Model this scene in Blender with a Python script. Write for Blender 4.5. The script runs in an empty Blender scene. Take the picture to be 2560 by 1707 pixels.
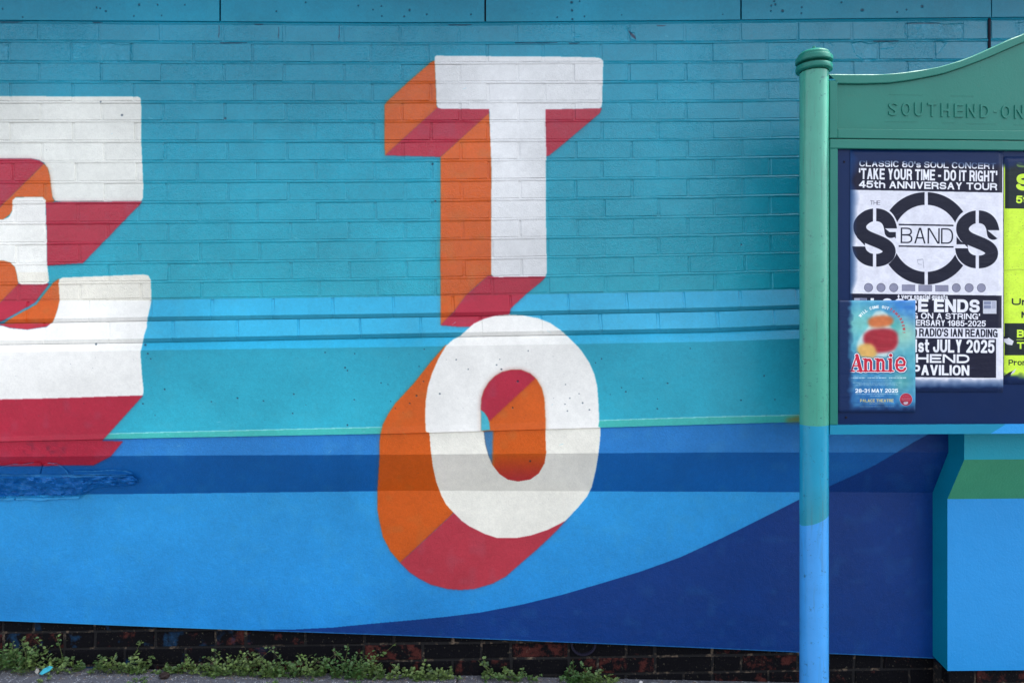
import bpy, math, random
import numpy as np
from mathutils import Vector, Matrix
random.seed(7); rng = np.random.default_rng(7)
sc = bpy.context.scene; col = sc.collection

# ------------------------------------------------------------------ camera, sky, sun, exposure
CX, CY, CZ, FPX, YAW = 0.0, -2.83, 1.30, 1849.0, math.radians(2.2)
cd = bpy.data.cameras.new('camera'); cam = bpy.data.objects.new('camera', cd); col.objects.link(cam)
cam.location = (CX, CY, CZ); cam.rotation_euler = (math.radians(90), 0, -YAW)
cd.sensor_width = 36; cd.lens = 26; cd.clip_end = 300; cd.clip_start = .05
sc.camera = cam
SUN_EL, SUN_AZ = math.radians(58), math.radians(84)      # behind the wall, to the right
w = bpy.data.worlds.new('World'); sc.world = w; w.use_nodes = True
wn = w.node_tree; bg = wn.nodes['Background']
sky = wn.nodes.new('ShaderNodeTexSky'); sky.sky_type = 'NISHITA'; sky.sun_disc = False
sky.sun_elevation = SUN_EL; sky.sun_rotation = SUN_AZ; sky.air_density = 1.0; sky.dust_density = 3.0; sky.ozone_density = .6
haz = wn.nodes.new('ShaderNodeHueSaturation'); haz.inputs['Saturation'].default_value = .38     # thin high cloud whitens the sky
wn.links.new(sky.outputs[0], haz.inputs['Color']); wn.links.new(haz.outputs[0], bg.inputs[0]); bg.inputs[1].default_value = 0.15
sd = bpy.data.lights.new('sun', 'SUN'); sd.energy = 3.6; sd.angle = math.radians(.5); sd.color = (1, .95, .88)
sun = bpy.data.objects.new('sun', sd); col.objects.link(sun)
sdir = Vector((math.sin(SUN_AZ) * math.cos(SUN_EL), math.cos(SUN_AZ) * math.cos(SUN_EL), math.sin(SUN_EL)))
sun.rotation_euler = sdir.to_track_quat('Z', 'Y').to_euler(); sun.location = (3, 5, 8)
vs = sc.view_settings; vs.view_transform = 'Standard'; vs.look = 'None'; vs.exposure = 1.56; vs.gamma = 1
vs.use_curve_mapping = False

# ------------------------------------------------------------------ photo pixel <-> place
sa, ca = math.sin(YAW), math.cos(YAW)
def U(u, v, y=0.0):
    a = (u - 1280.) / FPX; b = (853.5 - v) / FPX
    dx = sa + ca * a; dy = ca - sa * a
    t = (y - CY) / dy
    return CX + dx * t, CZ + b * t
def proj(X, Y, Z):
    rx, ry, rz = X - CX, Y - CY, Z - CZ
    d = rx * sa + ry * ca
    return 1280 + FPX * (rx * ca - ry * sa) / d, 853.5 - FPX * rz / d
KU = np.array([0, 400, 1000, 1780, 2000, 2560.])
KB = np.array([0, 1000, 1780, 2000, 2560.])
def line(vals, ks=KU):
    vals = np.array(vals, float)
    return lambda u: np.interp(u, ks, vals)
# profile of the wall below the bricks: (line in the photo, depth)
PROF = [
    (line([753, 749, 741, 728, 722, 714]), 0.000),
    (line([798, 791, 783, 768, 761, 750]), -0.042),
    (line([808, 801, 793, 778, 771, 760]), -0.036),
    (line([809, 802, 794, 779, 772, 761]), -0.0345),
    (line([851, 845, 833, 819, 810, 798]), -0.076),
    (line([861, 855, 844, 830, 821, 809]), -0.069),
    (line([862, 856, 845, 831, 822, 810]), -0.0675),
    (line([881, 875, 867, 854, 846, 834]), -0.100),
    (line([1091, 1080, 1066, 1041.5, 1037, 1023]), -0.106),
    (line([1103, 1094, 1083, 1060, 1054, 1040]), -0.108),
    (line([1105, 1096, 1085, 1062, 1056, 1042]), -0.102),
    (line([1142, 1138, 1136, 1130, 1130, 1130]), -0.102),
    (line([1236, 1233, 1226, 1228, 1229, 1232]), -0.004),
]
LCB = line([1551, 1567, 1588, 1620, 1630, 1655])
PROF.append((LCB, -0.004))
UG = np.linspace(-620, 3300, 99)
def row_xz(i):
    l, y = PROF[i]; v = l(UG)
    X, Z = U(UG, v, y); return X, Z, y
ROWS = [row_xz(i) for i in range(len(PROF))]

# ------------------------------------------------------------------ raster helpers
def fill(shape, pts, ox, oy, s=1.0):
    """even-odd polygon mask"""
    H, W = shape; p = np.array(pts, float); x = (p[:, 0] - ox) * s; y = (p[:, 1] - oy) * s
    T = np.zeros((H, W + 1), np.uint8)
    for i in range(len(x)):
        x0, y0, x1, y1 = x[i - 1], y[i - 1], x[i], y[i]
        if y0 == y1: continue
        if y0 > y1: x0, y0, x1, y1 = x1, y1, x0, y0
        r = np.arange(max(0, math.ceil(y0)), min(H, math.ceil(y1)))
        if len(r) == 0: continue
        c = np.clip(np.ceil(x0 + (r - y0) * (x1 - x0) / (y1 - y0)), 0, W).astype(int)
        T[r, c] ^= 1
    return (np.bitwise_xor.accumulate(T, axis=1)[:, :W]).astype(np.float32)
def blur(a, r, n=2):
    r = int(r)
    if r < 1: return a
    for _ in range(n):
        for ax in (0, 1):
            pad = [(0, 0)] * a.ndim; pad[ax] = (r + 1, r)
            c = np.cumsum(np.pad(a, pad, mode='edge'), axis=ax, dtype=np.float64)
            a = ((np.take(c, range(2 * r + 1, c.shape[ax]), axis=ax) - np.take(c, range(0, c.shape[ax] - 2 * r - 1), axis=ax)) / (2 * r + 1)).astype(np.float32)
    return a
def vnoise(H, W, cell, seed):
    g = np.random.default_rng(seed); gh, gw = int(H / cell) + 3, int(W / cell) + 3
    G = g.random((gh, gw)).astype(np.float32)
    yy = np.arange(H) / cell; xx = np.arange(W) / cell
    yi = yy.astype(int); xi = xx.astype(int); fy = (yy - yi); fx = (xx - xi)
    fy = (fy * fy * (3 - 2 * fy))[:, None].astype(np.float32); fx = (fx * fx * (3 - 2 * fx))[None, :].astype(np.float32)
    A = G[yi][:, xi]; B = G[yi][:, xi + 1]; Cc = G[yi + 1][:, xi]; D = G[yi + 1][:, xi + 1]
    return (A * (1 - fx) + B * fx) * (1 - fy) + (Cc * (1 - fx) + D * fx) * fy
def smooth(pts, n=2):
    p = np.array(pts, float)
    for _ in range(n):
        q = np.roll(p, -1, 0); p = np.stack([.75 * p + .25 * q, .25 * p + .75 * q], 1).reshape(-1, 2)
    return p
def dab(img, pts, c, a=1.0, bl=0, mod=None):
    """paint a small polygon, touching only its own window"""
    p = np.array(pts, float); pad = bl * 3 + 4
    x0 = max(0, int(p[:, 0].min() - ox) - pad); x1 = min(Wp, int(p[:, 0].max() - ox) + pad + 1); y0 = max(0, int(p[:, 1].min() - oy) - pad); y1 = min(Hp, int(p[:, 1].max() - oy) + pad + 1)
    if x0 >= x1 or y0 >= y1: return None
    m = blur(fill((y1 - y0, x1 - x0), pts, ox + x0, oy + y0), bl, 2 if bl > 1 else 1)
    if mod is not None: m = m * mod[y0:y1, x0:x1]
    if c is not None: over(img[y0:y1, x0:x1], m, c, a)
    return m, (slice(y0, y1), slice(x0, x1))
def c255(*c): return np.array(c, np.float32) / 255.
def over(img, m, c, a=1.0):
    if m.ndim == 2 and m.shape == img.shape[:2] and m.size > 90000:
        r = np.flatnonzero(m.any(1))
        if len(r) == 0: return
        k = np.flatnonzero(m[r[0]:r[-1] + 1].any(0)); q = (slice(r[0], r[-1] + 1), slice(k[0], k[-1] + 1))
        img = img[q]; m = m[q]
    m = (m * a)[..., None]; img *= (1 - m); img += m * np.asarray(c, np.float32)
def to_image(name, img, noncolor=False):
    H, W = img.shape[:2]
    im = bpy.data.images.new(name, W, H, alpha=False, float_buffer=False)
    if noncolor: im.colorspace_settings.name = 'Non-Color'
    px = np.ones((H, W, 4), np.float32)
    px[..., :3] = img if img.ndim == 3 else img[..., None]
    im.pixels.foreach_set(np.clip(px[::-1], 0, 1).ravel()); im.update(); im.pack()
    return im

# ------------------------------------------------------------------ the mural
R1 = lambda L: [(x / 2.351, y / 2.351) for x, y in L]
R2 = lambda L: [(780 + x / 2.351, y / 2.351) for x, y in L]
R4 = lambda L: [(x / 2.351, 600 + y / 2.351) for x, y in L]
R5 = lambda L: [(780 + x / 2.351, 600 + y / 2.351) for x, y in L]
S2 = lambda L: [(x * 1.0884, y * 1.0884) for x, y in L]
WHITE = c255(233, 232, 226); CREAM = c255(237, 235, 226); ORA = c255(200, 87, 20); MAG = c255(170, 33, 58); NAVY = c255(3, 52, 120)
ox, oy = -640, -420; Wp, Hp = 4000, 2300
def make_mural():
    img = np.zeros((Hp, Wp, 3), np.float32)
    uu = (np.arange(Wp) + ox)[None, :]; vv = (np.arange(Hp) + oy)[:, None].astype(np.float32)
    t = np.clip((vv - 20) / 720, 0, 1)[..., None]
    base = c255(12, 131, 160) * (1 - t) + c255(26, 163, 184) * t
    img[:] = base
    sillm = (vv > np.interp(uu, KU, [753, 749, 741, 728, 722, 714])).astype(np.float32)
    over(img, sillm, c255(46, 165, 203))
    chm = (vv > np.interp(uu, KU, [881, 875, 867, 854, 846, 834])).astype(np.float32)
    tp = np.clip((vv - 870) / 200, 0, 1)[..., None]
    pc = (c255(34, 151, 175) * (1 - tp) + c255(41, 166, 189) * tp) * np.ones_like(img)
    img[:] = np.where(chm[..., None] > 0, pc, img)
    lip = PROF[8][0](uu); bot = PROF[9][0](uu) + .5
    over(img, ((vv > lip - 1) & (vv <= lip + 1.2)).astype(np.float32) * np.ones_like(uu, np.float32), c255(128, 208, 208))
    over(img, ((vv > lip + 1.2)).astype(np.float32) * np.ones_like(uu, np.float32), c255(56, 173, 166))
    bl = (vv > bot).astype(np.float32)
    tb = np.clip((vv - 1240) / 350, 0, 1)[..., None]
    bc = (c255(40, 148, 211) * (1 - tb) + c255(31, 134, 205) * tb) * np.ones_like(img)
    img[:] = np.where(bl[..., None] > 0, bc, img)
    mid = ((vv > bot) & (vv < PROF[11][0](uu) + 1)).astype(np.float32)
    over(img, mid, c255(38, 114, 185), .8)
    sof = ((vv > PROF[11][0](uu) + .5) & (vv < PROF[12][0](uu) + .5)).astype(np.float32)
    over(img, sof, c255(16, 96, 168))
    for ia, ib in ((1, 3), (4, 6)):
        over(img, ((vv > PROF[ia][0](uu)) & (vv < PROF[ib][0](uu))).astype(np.float32), c255(36, 142, 168), .9)
    over(img, ((vv > LCB(uu) - 2.6) & (uu > -900)).astype(np.float32) * (vv < LCB(uu) + 4), c255(44, 158, 208), .0)
    # navy wave
    nav = [(560, 1574), (740, 1572), (835, 1567), (927, 1558), (1040, 1548), (1120, 1540), (1200, 1530), (1300, 1511), (1400, 1487), (1500, 1458), (1600, 1428), (1700, 1392), (1800, 1346), (1870, 1312), (1962, 1266), (1998, 1248), (2068, 1217), (2130, 1189), (2185, 1163), (2240, 1131), (2283, 1105), (2330, 1080), (2420, 1030), (2700, 800), (3500, 800), (3500, 1900), (560, 1900)]
    m = fill((Hp, Wp), nav, ox, oy) * bl
    nv = vnoise(Hp, Wp, 260, 3)[..., None] * .35 + vnoise(Hp, Wp, 90, 4)[..., None] * .15
    img[:] = img * (1 - m[..., None]) + m[..., None] * (NAVY * (1 - nv) + c255(6, 56, 124) * nv)
    L = -300 * 2.351
    WHITE_E = c255(224, 225, 217); P = []   # (polygon, colour)
    # upper cut letter
    P.append((R1([(L, 567), (810, 570), (826, 576), (832, 592), (834, 850), (845, 1090), (842, 1165), (830, 1187), (370, 1190), (328, 1182), (308, 1150), (300, 1080), (292, 1010), (266, 962), (230, 942), (180, 934), (L, 933)]), WHITE_E))
    P.append((R1([(L, 933), (180, 934), (235, 945), (264, 965), (0, 1224), (L, 1900)]), MAG))
    P.append((R1([(264, 965), (285, 990), (298, 1040), (303, 1100), (312, 1160), (326, 1184), (300, 1196), (272, 1195), (255, 1160), (100, 1160), (82, 1175), (78, 1230), (60, 1262), (20, 1292), (L, 1297), (L, 1224), (0, 1224)]), ORA))
    P.append((R1([(272, 1190), (840, 1186), (490, 1547), (280, 1562)]), MAG))
    P.append((R4([(L, 120), (20, 120), (62, 130), (92, 160), (104, 200), (112, 250), (112, 262), (0, 372), (L, 372)]), ORA))
    P.append((R4([(112, 258), (292, 256), (285, 266), (208, 366), (110, 422), (8, 478), (L, 620), (L, 372), (0, 372)]), MAG))
    a = R1([(L, 1297), (20, 1292), (56, 1275), (74, 1240), (77, 1180), (95, 1162), (255, 1160), (272, 1178), (273, 1300), (278, 1420)])
    b = R4([(278, 0), (280, 150), (290, 240), (280, 256), (255, 262), (130, 262), (112, 250), (103, 200), (92, 160), (65, 132), (20, 120), (L, 120)])
    P.append((a + b, WHITE))
    # lower cut letter
    P.append((R4([(352, 226), (356, 350), (335, 420), (318, 470), (302, 492), (20, 492), (60, 462), (215, 378), (318, 250)]), ORA))
    P.append((R4([(-20, 492), (302, 490), (275, 508), (160, 526), (60, 516)]), MAG * .9 + ORA * .1))
    P.append((R4([(L, 942), (843, 910), (600, 1178), (722, 1182), (650, 1270), (550, 1322), (L, 1330)]), MAG))
    P.append((R4([(L, 505), (20, 505), (60, 518), (160, 527), (275, 510), (310, 482), (340, 402), (352, 350), (347, 260), (352, 230), (370, 221), (700, 208), (845, 202), (875, 208), (890, 235), (892, 340), (880, 400), (866, 460), (864, 510), (846, 560), (836, 620), (825, 660), (835, 800), (844, 880), (840, 912), (600, 920), (300, 930), (L, 950)]), WHITE))
    # the tall letter
    P.append((R2([(722, 360), (728, 500), (733, 625), (740, 640), (722, 652), (435, 912), (428, 918), (427, 620), (440, 602), (560, 490), (700, 368)]), ORA))
    P.append((R2([(735, 636), (770, 640), (1042, 640), (1040, 672), (768, 916), (755, 925), (600, 920), (430, 915), (722, 650)]), MAG))
    P.append((R2([(1040, 668), (1050, 800), (1055, 1000), (1055, 1600), (757, 1600), (757, 925), (768, 915)]), ORA))
    P.append((R5([(757, 0), (1055, 0), (1055, 208), (1035, 212), (980, 257), (905, 327), (830, 425), (757, 499)]), ORA))
    P.append((R2([(1365, 644), (1702, 638), (1690, 668), (1480, 845), (1390, 918), (1372, 922)]), MAG))
    P.append((R5([(1035, 210), (1065, 212), (1375, 212), (1352, 240), (1260, 315), (1168, 400), (1160, 436), (1000, 470), (930, 510), (850, 508), (754, 500), (830, 425), (905, 325)]), MAG))
    a = R2([(720, 350), (722, 335), (735, 329), (800, 333), (1400, 335), (1660, 340), (1697, 345), (1710, 360), (1707, 500), (1705, 600), (1700, 632), (1688, 640), (1371, 646), (1376, 900), (1373, 1100), (1376, 1411)])
    b = R5([(1376, 0), (1380, 190), (1372, 214), (1240, 217), (1100, 219), (1063, 216), (1052, 200), (1052, 0)])
    c = R2([(1052, 1300), (1054, 1000), (1046, 800), (1041, 645), (760, 643), (741, 637), (732, 618), (728, 500)])
    P.append((a + b + c, c255(222, 223, 223)))
    # the round letter: side then face
    oo = [(1114, 862), (1107, 870), (1076, 905), (1035, 957), (988, 1008), (970, 1035), (957, 1060), (951, 1085), (949, 1100), (948, 1150), (944, 1215), (943, 1270), (948, 1300), (957, 1341), (976, 1377), (1000, 1405.7), (1132, 1283), (1200, 1100), (1200, 900)]
    P.append((oo, ORA))
    P.append(([(1000, 1405.7), (1022, 1428), (1046, 1444), (1076, 1460), (1118, 1471), (1150, 1473.5), (1186, 1471), (1231, 1457.7), (1264, 1440), (1304, 1405), (1340, 1374), (1366, 1350), (1390, 1327), (1414, 1300), (1423, 1290), (1300, 1250), (1140, 1276)], c255(176, 52, 66)))
    of = R5([(1160, 437), (1240, 442), (1330, 459), (1400, 487), (1460, 528), (1490, 555), (1530, 592), (1580, 645), (1630, 720), (1660, 790), (1676, 860), (1683, 950), (1688, 1060), (1682, 1094), (1695, 1102), (1692, 1170), (1682, 1260), (1667, 1350), (1643, 1450), (1615, 1505), (1565, 1567)])
    of += [(1414, 1300), (1396, 1310), (1367, 1324), (1328, 1337), (1289, 1344), (1244, 1344), (1213, 1334), (1174, 1315), (1153, 1300)]
    of += R5([(790, 1556), (760, 1500), (730, 1420), (710, 1330), (697, 1230), (690, 1132), (668, 1125), (664, 1050), (666, 950), (680, 860), (705, 780), (740, 700), (785, 622), (830, 582), (870, 562), (900, 535), (950, 490), (1010, 462), (1080, 443)])
    P.append((of, WHITE))
    inn = R5([(993, 1000), (996, 930), (1012, 880), (1040, 835), (1075, 800), (1115, 776), (1170, 763), (1230, 764), (1280, 784), (1320, 818), (1350, 870), (1365, 930), (1371, 1050), (1371, 1112), (1373, 1180), (1376, 1250), (1366, 1310), (1332, 1370), (1282, 1405), (1210, 1417), (1150, 1406), (1100, 1372), (1060, 1322), (1035, 1265), (1017, 1200), (1008, 1125), (993, 1117)])
    P.append((inn, ORA))
    P.append((R5([(993, 996), (996, 930), (1012, 880), (1040, 835), (1075, 800), (1115, 776), (1170, 763), (1230, 764), (1280, 784), (1312, 812), (1043, 1062), (1035, 1045), (1015, 1015)]), MAG))
    P.append((R5([(992, 998), (1012, 1012), (1032, 1042), (1043, 1075), (1045, 1116), (993, 1118)]), c255(66, 172, 190)))
    for k, (pts, c) in enumerate(P):
        q = np.array(pts); x0 = max(0, int(q[:, 0].min() - ox) - 40); x1 = min(Wp, int(q[:, 0].max() - ox) + 40); y0 = max(0, int(q[:, 1].min() - oy) - 40); y1 = min(Hp, int(q[:, 1].max() - oy) + 40)
        mm = fill((y1 - y0, x1 - x0), pts, ox + x0, oy + y0); sub = img[y0:y1, x0:x1]
        if c[1] < .5:       # spray halo round the sides
            h = blur(mm, 7, 2); over(sub, h * (1 - mm), c * .7, .33)
            h = blur(mm, 2, 1); over(sub, h * (1 - mm), c * .35, .35)
        over(sub, blur(mm, 1, 1), c)
    # blue left inside the counter below the panel, and the orange running into red
    dab(img, R5([(1006, 1122), (1064, 1120), (1062, 1200), (1058, 1318), (1035, 1268), (1016, 1200)]), c255(66, 118, 160), 1, 2)
    inm = fill((Hp, Wp), inn, ox, oy); g = np.clip((vv - 1135) / 60, 0, 1) * inm
    over(img, g * (uu > 1235), MAG, .72)
    # creamier, older white on the lower face of the round letter and the middle arm
    low = ((vv > PROF[9][0](uu)) & (vv < 1500)).astype(np.float32) * fill((Hp, Wp), of, ox, oy) * (1 - inm)
    over(img, low, c255(233, 230, 216), .9)
    lum = (img.min(2) > .75).astype(np.float32)
    over(img, lum * (vv > 560) * (vv < 710) * (uu < 400), c255(236, 236, 228), .8)
    over(img, lum * (vv > 680) * (vv < 752) * (uu < 400), c255(232, 228, 212), .8)
    # uneven rolling of the paint, scuffs
    n = (vnoise(Hp, Wp, 210, 11) - .5) * .13 + (vnoise(Hp, Wp, 60, 12) - .5) * .05 + (vnoise(Hp, Wp, 9, 13) - .5) * .03 + (vnoise(Hp, Wp, 3, 15) - .5) * .05 * (1 - .6 * lum)
    img *= (1 + n)[..., None]
    over(img, np.clip(vnoise(Hp, Wp, 26, 14) * 3 - 2, 0, 1) * (1 - lum), c255(110, 170, 180), .08)
    # cream smudge by the post, dark smear on red
    dab(img, [(1965, 1046), (2005, 1036), (2005, 1056), (1965, 1056)], c255(130, 120, 60), .8, 5)
    dab(img, [(30, 1115), (160, 1112), (170, 1128), (60, 1132)], c255(60, 30, 50), .6, 12, np.clip(vnoise(Hp, Wp, 10, 9) * 2 - .7, 0, 1))
    # pits: small dark holes with their own positions
    H = np.zeros((Hp, Wp), np.float32)
    def pit(u, v, r, s=.85):
        r = .55 * r + .35
        a, b = int(v - oy), int(u - ox); q = int(r + 2)
        yy, xx = np.mgrid[-q:q + 1, -q:q + 1]
        d = np.clip(1.4 - (np.hypot(xx * random.uniform(.8, 1.3), yy) / r), 0, 1) * s
        H[a - q:a + q + 1, b - q:b + q + 1] = np.maximum(H[a - q:a + q + 1, b - q:b + q + 1], d)
    for (x, y, r) in [(967, 878, 4), (1395, 930, 4), (1242, 952, 3), (1547, 946, 3), (1727, 906, 4), (840, 963, 4), (868, 668, 4), (2030, 750, 3), (2042, 770, 2), (2085, 670, 3), (1910, 662, 3), (1720, 1018, 3), (2042, 1090, 3), (566, 613, 6), (855, 618, 6), (886, 700, 3), (910, 1032, 2), (1797, 970, 2)]: pit(x / 2.351, 600 + y / 2.351, r * .75)
    for (x, y, r) in [(615, 915, 5), (1210, 832, 6), (1180, 987, 5), (575, 960, 3), (490, 990, 3), (655, 830, 3), (750, 905, 4), (1114, 760, 4), (1104, 702, 2), (1270, 652, 3), (1490, 850, 2), (1516, 930, 3), (1590, 958, 4), (1570, 905, 2), (1500, 1005, 3), (1487, 966, 2), (1630, 998, 3), (195, 750, 4), (207, 768, 3), (250, 668, 2), (405, 840, 3), (445, 850, 2), (208, 1088, 4), (247, 940, 3), (628, 745, 3), (462, 948, 3), (660, 642, 3), (1665, 722, 3), (1845, 893, 4), (1818, 868, 3), (1752, 908, 2), (2030, 935, 2), (2028, 992, 3), (2090, 842, 3), (1702, 700, 3), (918, 760, 3), (848, 703, 3), (1283, 1300, 5), (1085, 735, 3)]: pit(780 + x / 2.351, 600 + y / 2.351, r * .75)
    for (x, y, r) in [(825, 797, 4), (257, 842, 3), (687, 942, 4), (888, 938, 3), (196, 993, 3), (197, 935, 2), (390, 638, 3), (110, 815, 2), (687, 30, 4)]: pit(1560 + x / 2.351, 600 + y / 2.351, r * .75)
    for (x, y, r) in [(25, 60, 4), (143, 110, 4), (575, 52, 4), (596, 58, 4), (630, 73, 4), (825, 36, 6), (932, 36, 4), (793, 102, 4), (955, 100, 3), (1093, 36, 3), (1800, 23, 4), (1628, 75, 4), (1325, 700, 5), (597, 603, 4), (720, 681, 5), (2107, 42, 3), (2245, 43, 3)]: pit(x / 2.351, y / 2.351, r * .8)
    for (x, y, r) in [(575, 66, 6), (545, 105, 4), (675, 93, 4), (360, 65, 3), (413, 103, 4), (1525, 22, 6), (1527, 70, 5), (1530, 120, 5), (1440, 110, 4), (1572, 15, 4), (1600, 105, 4), (710, 968, 5), (725, 1183, 4), (935, 92, 4), (1818, 95, 3)]: pit(780 + x / 2.351, y / 2.351, r * .8)
    for (x, y, r) in [(862, 40, 5), (885, 33, 5), (877, 15, 4), (928, 72, 7), (1040, 50, 4), (1038, 85, 4), (860, 72, 4), (1272, 22, 4), (1395, 66, 7), (1745, 46, 7), (1600, 78, 4), (1655, 65, 4), (687, 1440, 4), (577, 92, 3)]: pit(1560 + x / 2.351, y / 2.351, r * .8)
    for _ in range(260):
        pit(random.uniform(-50, 2600), random.choice([random.uniform(-60, 45), random.uniform(880, 1060), random.uniform(880, 1060), random.uniform(60, 1500)]), random.uniform(.7, 1.2), random.uniform(.2, .6))
    over(img, np.clip(H, 0, 1), c255(16, 38, 60), .9)
    # relief: spalls and cracks (grey = flush)
    Rl = np.full((Hp, Wp), .6, np.float32) - np.clip(H, 0, 1) * .35
    NZ1 = vnoise(Hp, Wp, 7, 21) * .6 + vnoise(Hp, Wp, 18, 22) * .4
    def spall(pts, depth=.45, tint=.35, tc=(95, 170, 205)):
        nonlocal Rl
        p = np.array(pts, float); q = []
        for i in range(len(p)):
            for t_ in (0, .33, .66):
                q.append(p[i] * (1 - t_) + p[(i + 1) % len(p)] * t_ + np.random.default_rng(i * 7 + int(t_ * 10)).normal(0, 1.3, 2))
        m, (sy, sx) = dab(img, q, None, 1, 1)
        nz = NZ1[sy, sx]
        Rl[sy, sx] = Rl[sy, sx] * (1 - m) + m * (.6 - depth * (.5 + .6 * nz))
        over(img[sy, sx], m * np.clip(nz * 2.2 - .9, 0, 1), c255(*tc), tint)
        e = np.clip(blur(m, 2, 1) - m, 0, 1) * np.clip(NZ1[sy, sx] * 2 - .4, 0, 1); over(img[sy, sx], e * 2.2 * (e > .02), c255(110, 190, 220), .5)
    spall([(250, 113), (330, 112), (329, 158), (258, 158)]); spall([(-10, 112), (22, 112), (20, 155), (-10, 158)]); spall([(180, 110), (232, 112), (222, 122), (196, 118)], .3)
    spall([(2261, 60), (2408, 60), (2404, 96), (2390, 101), (2270, 100), (2262, 82)], .5)
    spall([(2125, 110), (2192, 108), (2190, 150), (2160, 153), (2140, 140)], .5)
    spall([(2196, 110), (2246, 108), (2232, 122), (2200, 122)], .4); spall([(2334, 106), (2368, 106), (2350, 128), (2336, 140)], .4)
    spall([(2535, 60), (2600, 60), (2600, 95), (2540, 92)], .5)
    spall([(2065, 112), (2085, 114), (2075, 128)], .3); spall([(1430, 84), (1446, 86), (1450, 94), (1432, 92)], .3)
    spall([(1564, 72), (1574, 80), (1586, 92), (1590, 104), (1578, 100)], .6)
    dab(img, [(1569, 76), (1587, 92), (1589, 101), (1578, 93)], c255(20, 30, 60), .85, 1)
    # broken hairlines along the top joints
    over(img, ((vv > LCB(uu) - 2.2) & (vv < LCB(uu) + 6)).astype(np.float32), c255(52, 150, 205), .5)
    for (v0, a, b) in [(56, 0, 60), (57, 232, 260), (62, 636, 660), (108, 550, 620), (108, 1285, 1395), (109, 1420, 1450), (104, 2180, 2245), (59, 2265, 2350), (63, 1120, 1180), (65, 1640, 1665)]:
        dab(img, [(a, v0), ((a + b) / 2, v0 - 1), (b, v0), (b - 4, v0 + 1.7), ((a + b) / 2, v0 + 2.6), (a + 3, v0 + 2)], c255(14, 50, 72), .75)
    for (x, v0, v1) in [(848, 66, 104), (697, 70, 100), (548, 66, 98)]:
        dab(img, [(x - 1, v0), (x + 1.2, v0), (x + 2, (v0 + v1) / 2), (x, v1), (x - 2.2, v1 - 8), (x - .5, (v0 + v1) / 2)], c255(14, 50, 72), .7)
    def edge_line(pts, w_, c, a_):      # strokes on broken render; pale ones are painted sky light on the edges
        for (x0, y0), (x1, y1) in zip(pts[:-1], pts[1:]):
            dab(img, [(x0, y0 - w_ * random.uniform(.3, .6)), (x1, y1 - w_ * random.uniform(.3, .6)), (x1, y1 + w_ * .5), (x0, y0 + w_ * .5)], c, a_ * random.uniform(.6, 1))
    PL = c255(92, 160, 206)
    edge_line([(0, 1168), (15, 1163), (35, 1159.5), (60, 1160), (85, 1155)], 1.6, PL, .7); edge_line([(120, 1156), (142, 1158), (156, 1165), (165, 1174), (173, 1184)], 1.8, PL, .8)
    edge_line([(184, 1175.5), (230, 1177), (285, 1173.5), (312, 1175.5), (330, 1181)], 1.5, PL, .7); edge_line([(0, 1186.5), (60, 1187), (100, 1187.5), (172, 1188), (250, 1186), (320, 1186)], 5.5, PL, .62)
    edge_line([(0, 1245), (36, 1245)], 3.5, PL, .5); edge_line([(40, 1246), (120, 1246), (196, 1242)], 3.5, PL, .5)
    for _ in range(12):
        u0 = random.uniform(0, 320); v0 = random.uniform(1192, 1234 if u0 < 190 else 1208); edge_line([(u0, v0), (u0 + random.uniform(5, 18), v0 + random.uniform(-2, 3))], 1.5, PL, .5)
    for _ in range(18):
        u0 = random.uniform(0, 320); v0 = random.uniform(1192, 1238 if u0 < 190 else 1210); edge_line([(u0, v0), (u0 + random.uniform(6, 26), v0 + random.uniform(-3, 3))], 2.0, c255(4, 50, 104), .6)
    for _ in range(26):   # fine pale scuffs
        u0 = random.uniform(100, 1900); v0 = random.uniform(60, 1200); l = random.uniform(3, 12); an = random.uniform(-.8, .8)
        dab(img, [(u0, v0), (u0 + l * math.cos(an), v0 + l * math.sin(an)), (u0 + l * math.cos(an) + 1, v0 + l * math.sin(an) + 1.5), (u0, v0 + 1.3)], c255(150, 205, 220), .45)
    return img, Rl
pimg, prel = make_mural()
# bake onto the wall's own X/Z sheet, following the wall's steps
RES = 0.0014; X0, X1, Z0, Z1 = -2.95, 3.05, -0.25, 3.0
TW, TH = int((X1 - X0) / RES), int((Z1 - Z0) / RES)
tx = X0 + (np.arange(TW) + .5) * RES; tz = Z1 - (np.arange(TH) + .5) * RES
zl = np.array([np.interp(tx, X, Z) for X, Z, y in ROWS]); yl = np.array([r[2] for r in ROWS])
Yt = np.zeros((TH, TW), np.float32)
for i in range(len(ROWS) - 1):
    a, b = zl[i][None, :], zl[i + 1][None, :]
    m = (tz[:, None] <= a) & (tz[:, None] > b)
    f = (a - tz[:, None]) / np.maximum(a - b, 1e-4)
    Yt = np.where(m, yl[i] + (yl[i + 1] - yl[i]) * f, Yt)
Yt = np.where(tz[:, None] <= zl[-1][None, :], yl[-1], Yt)
def bake(src):
    u, v = proj(tx[None, :], Yt, tz[:, None])
    a = np.clip(v - oy, 0, Hp - 2.01); b = np.clip(u - ox, 0, Wp - 2.01)
    ai = a.astype(np.int32); bi = b.astype(np.int32); fa = (a - ai).astype(np.float32); fb = (b - bi).astype(np.float32)
    if src.ndim == 3: fa = fa[..., None]; fb = fb[..., None]
    return (src[ai, bi] * (1 - fb) + src[ai, bi + 1] * fb) * (1 - fa) + (src[ai + 1, bi] * (1 - fb) + src[ai + 1, bi + 1] * fb) * fa
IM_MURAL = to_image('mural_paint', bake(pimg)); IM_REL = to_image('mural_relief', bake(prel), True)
del pimg, prel, Yt

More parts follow.
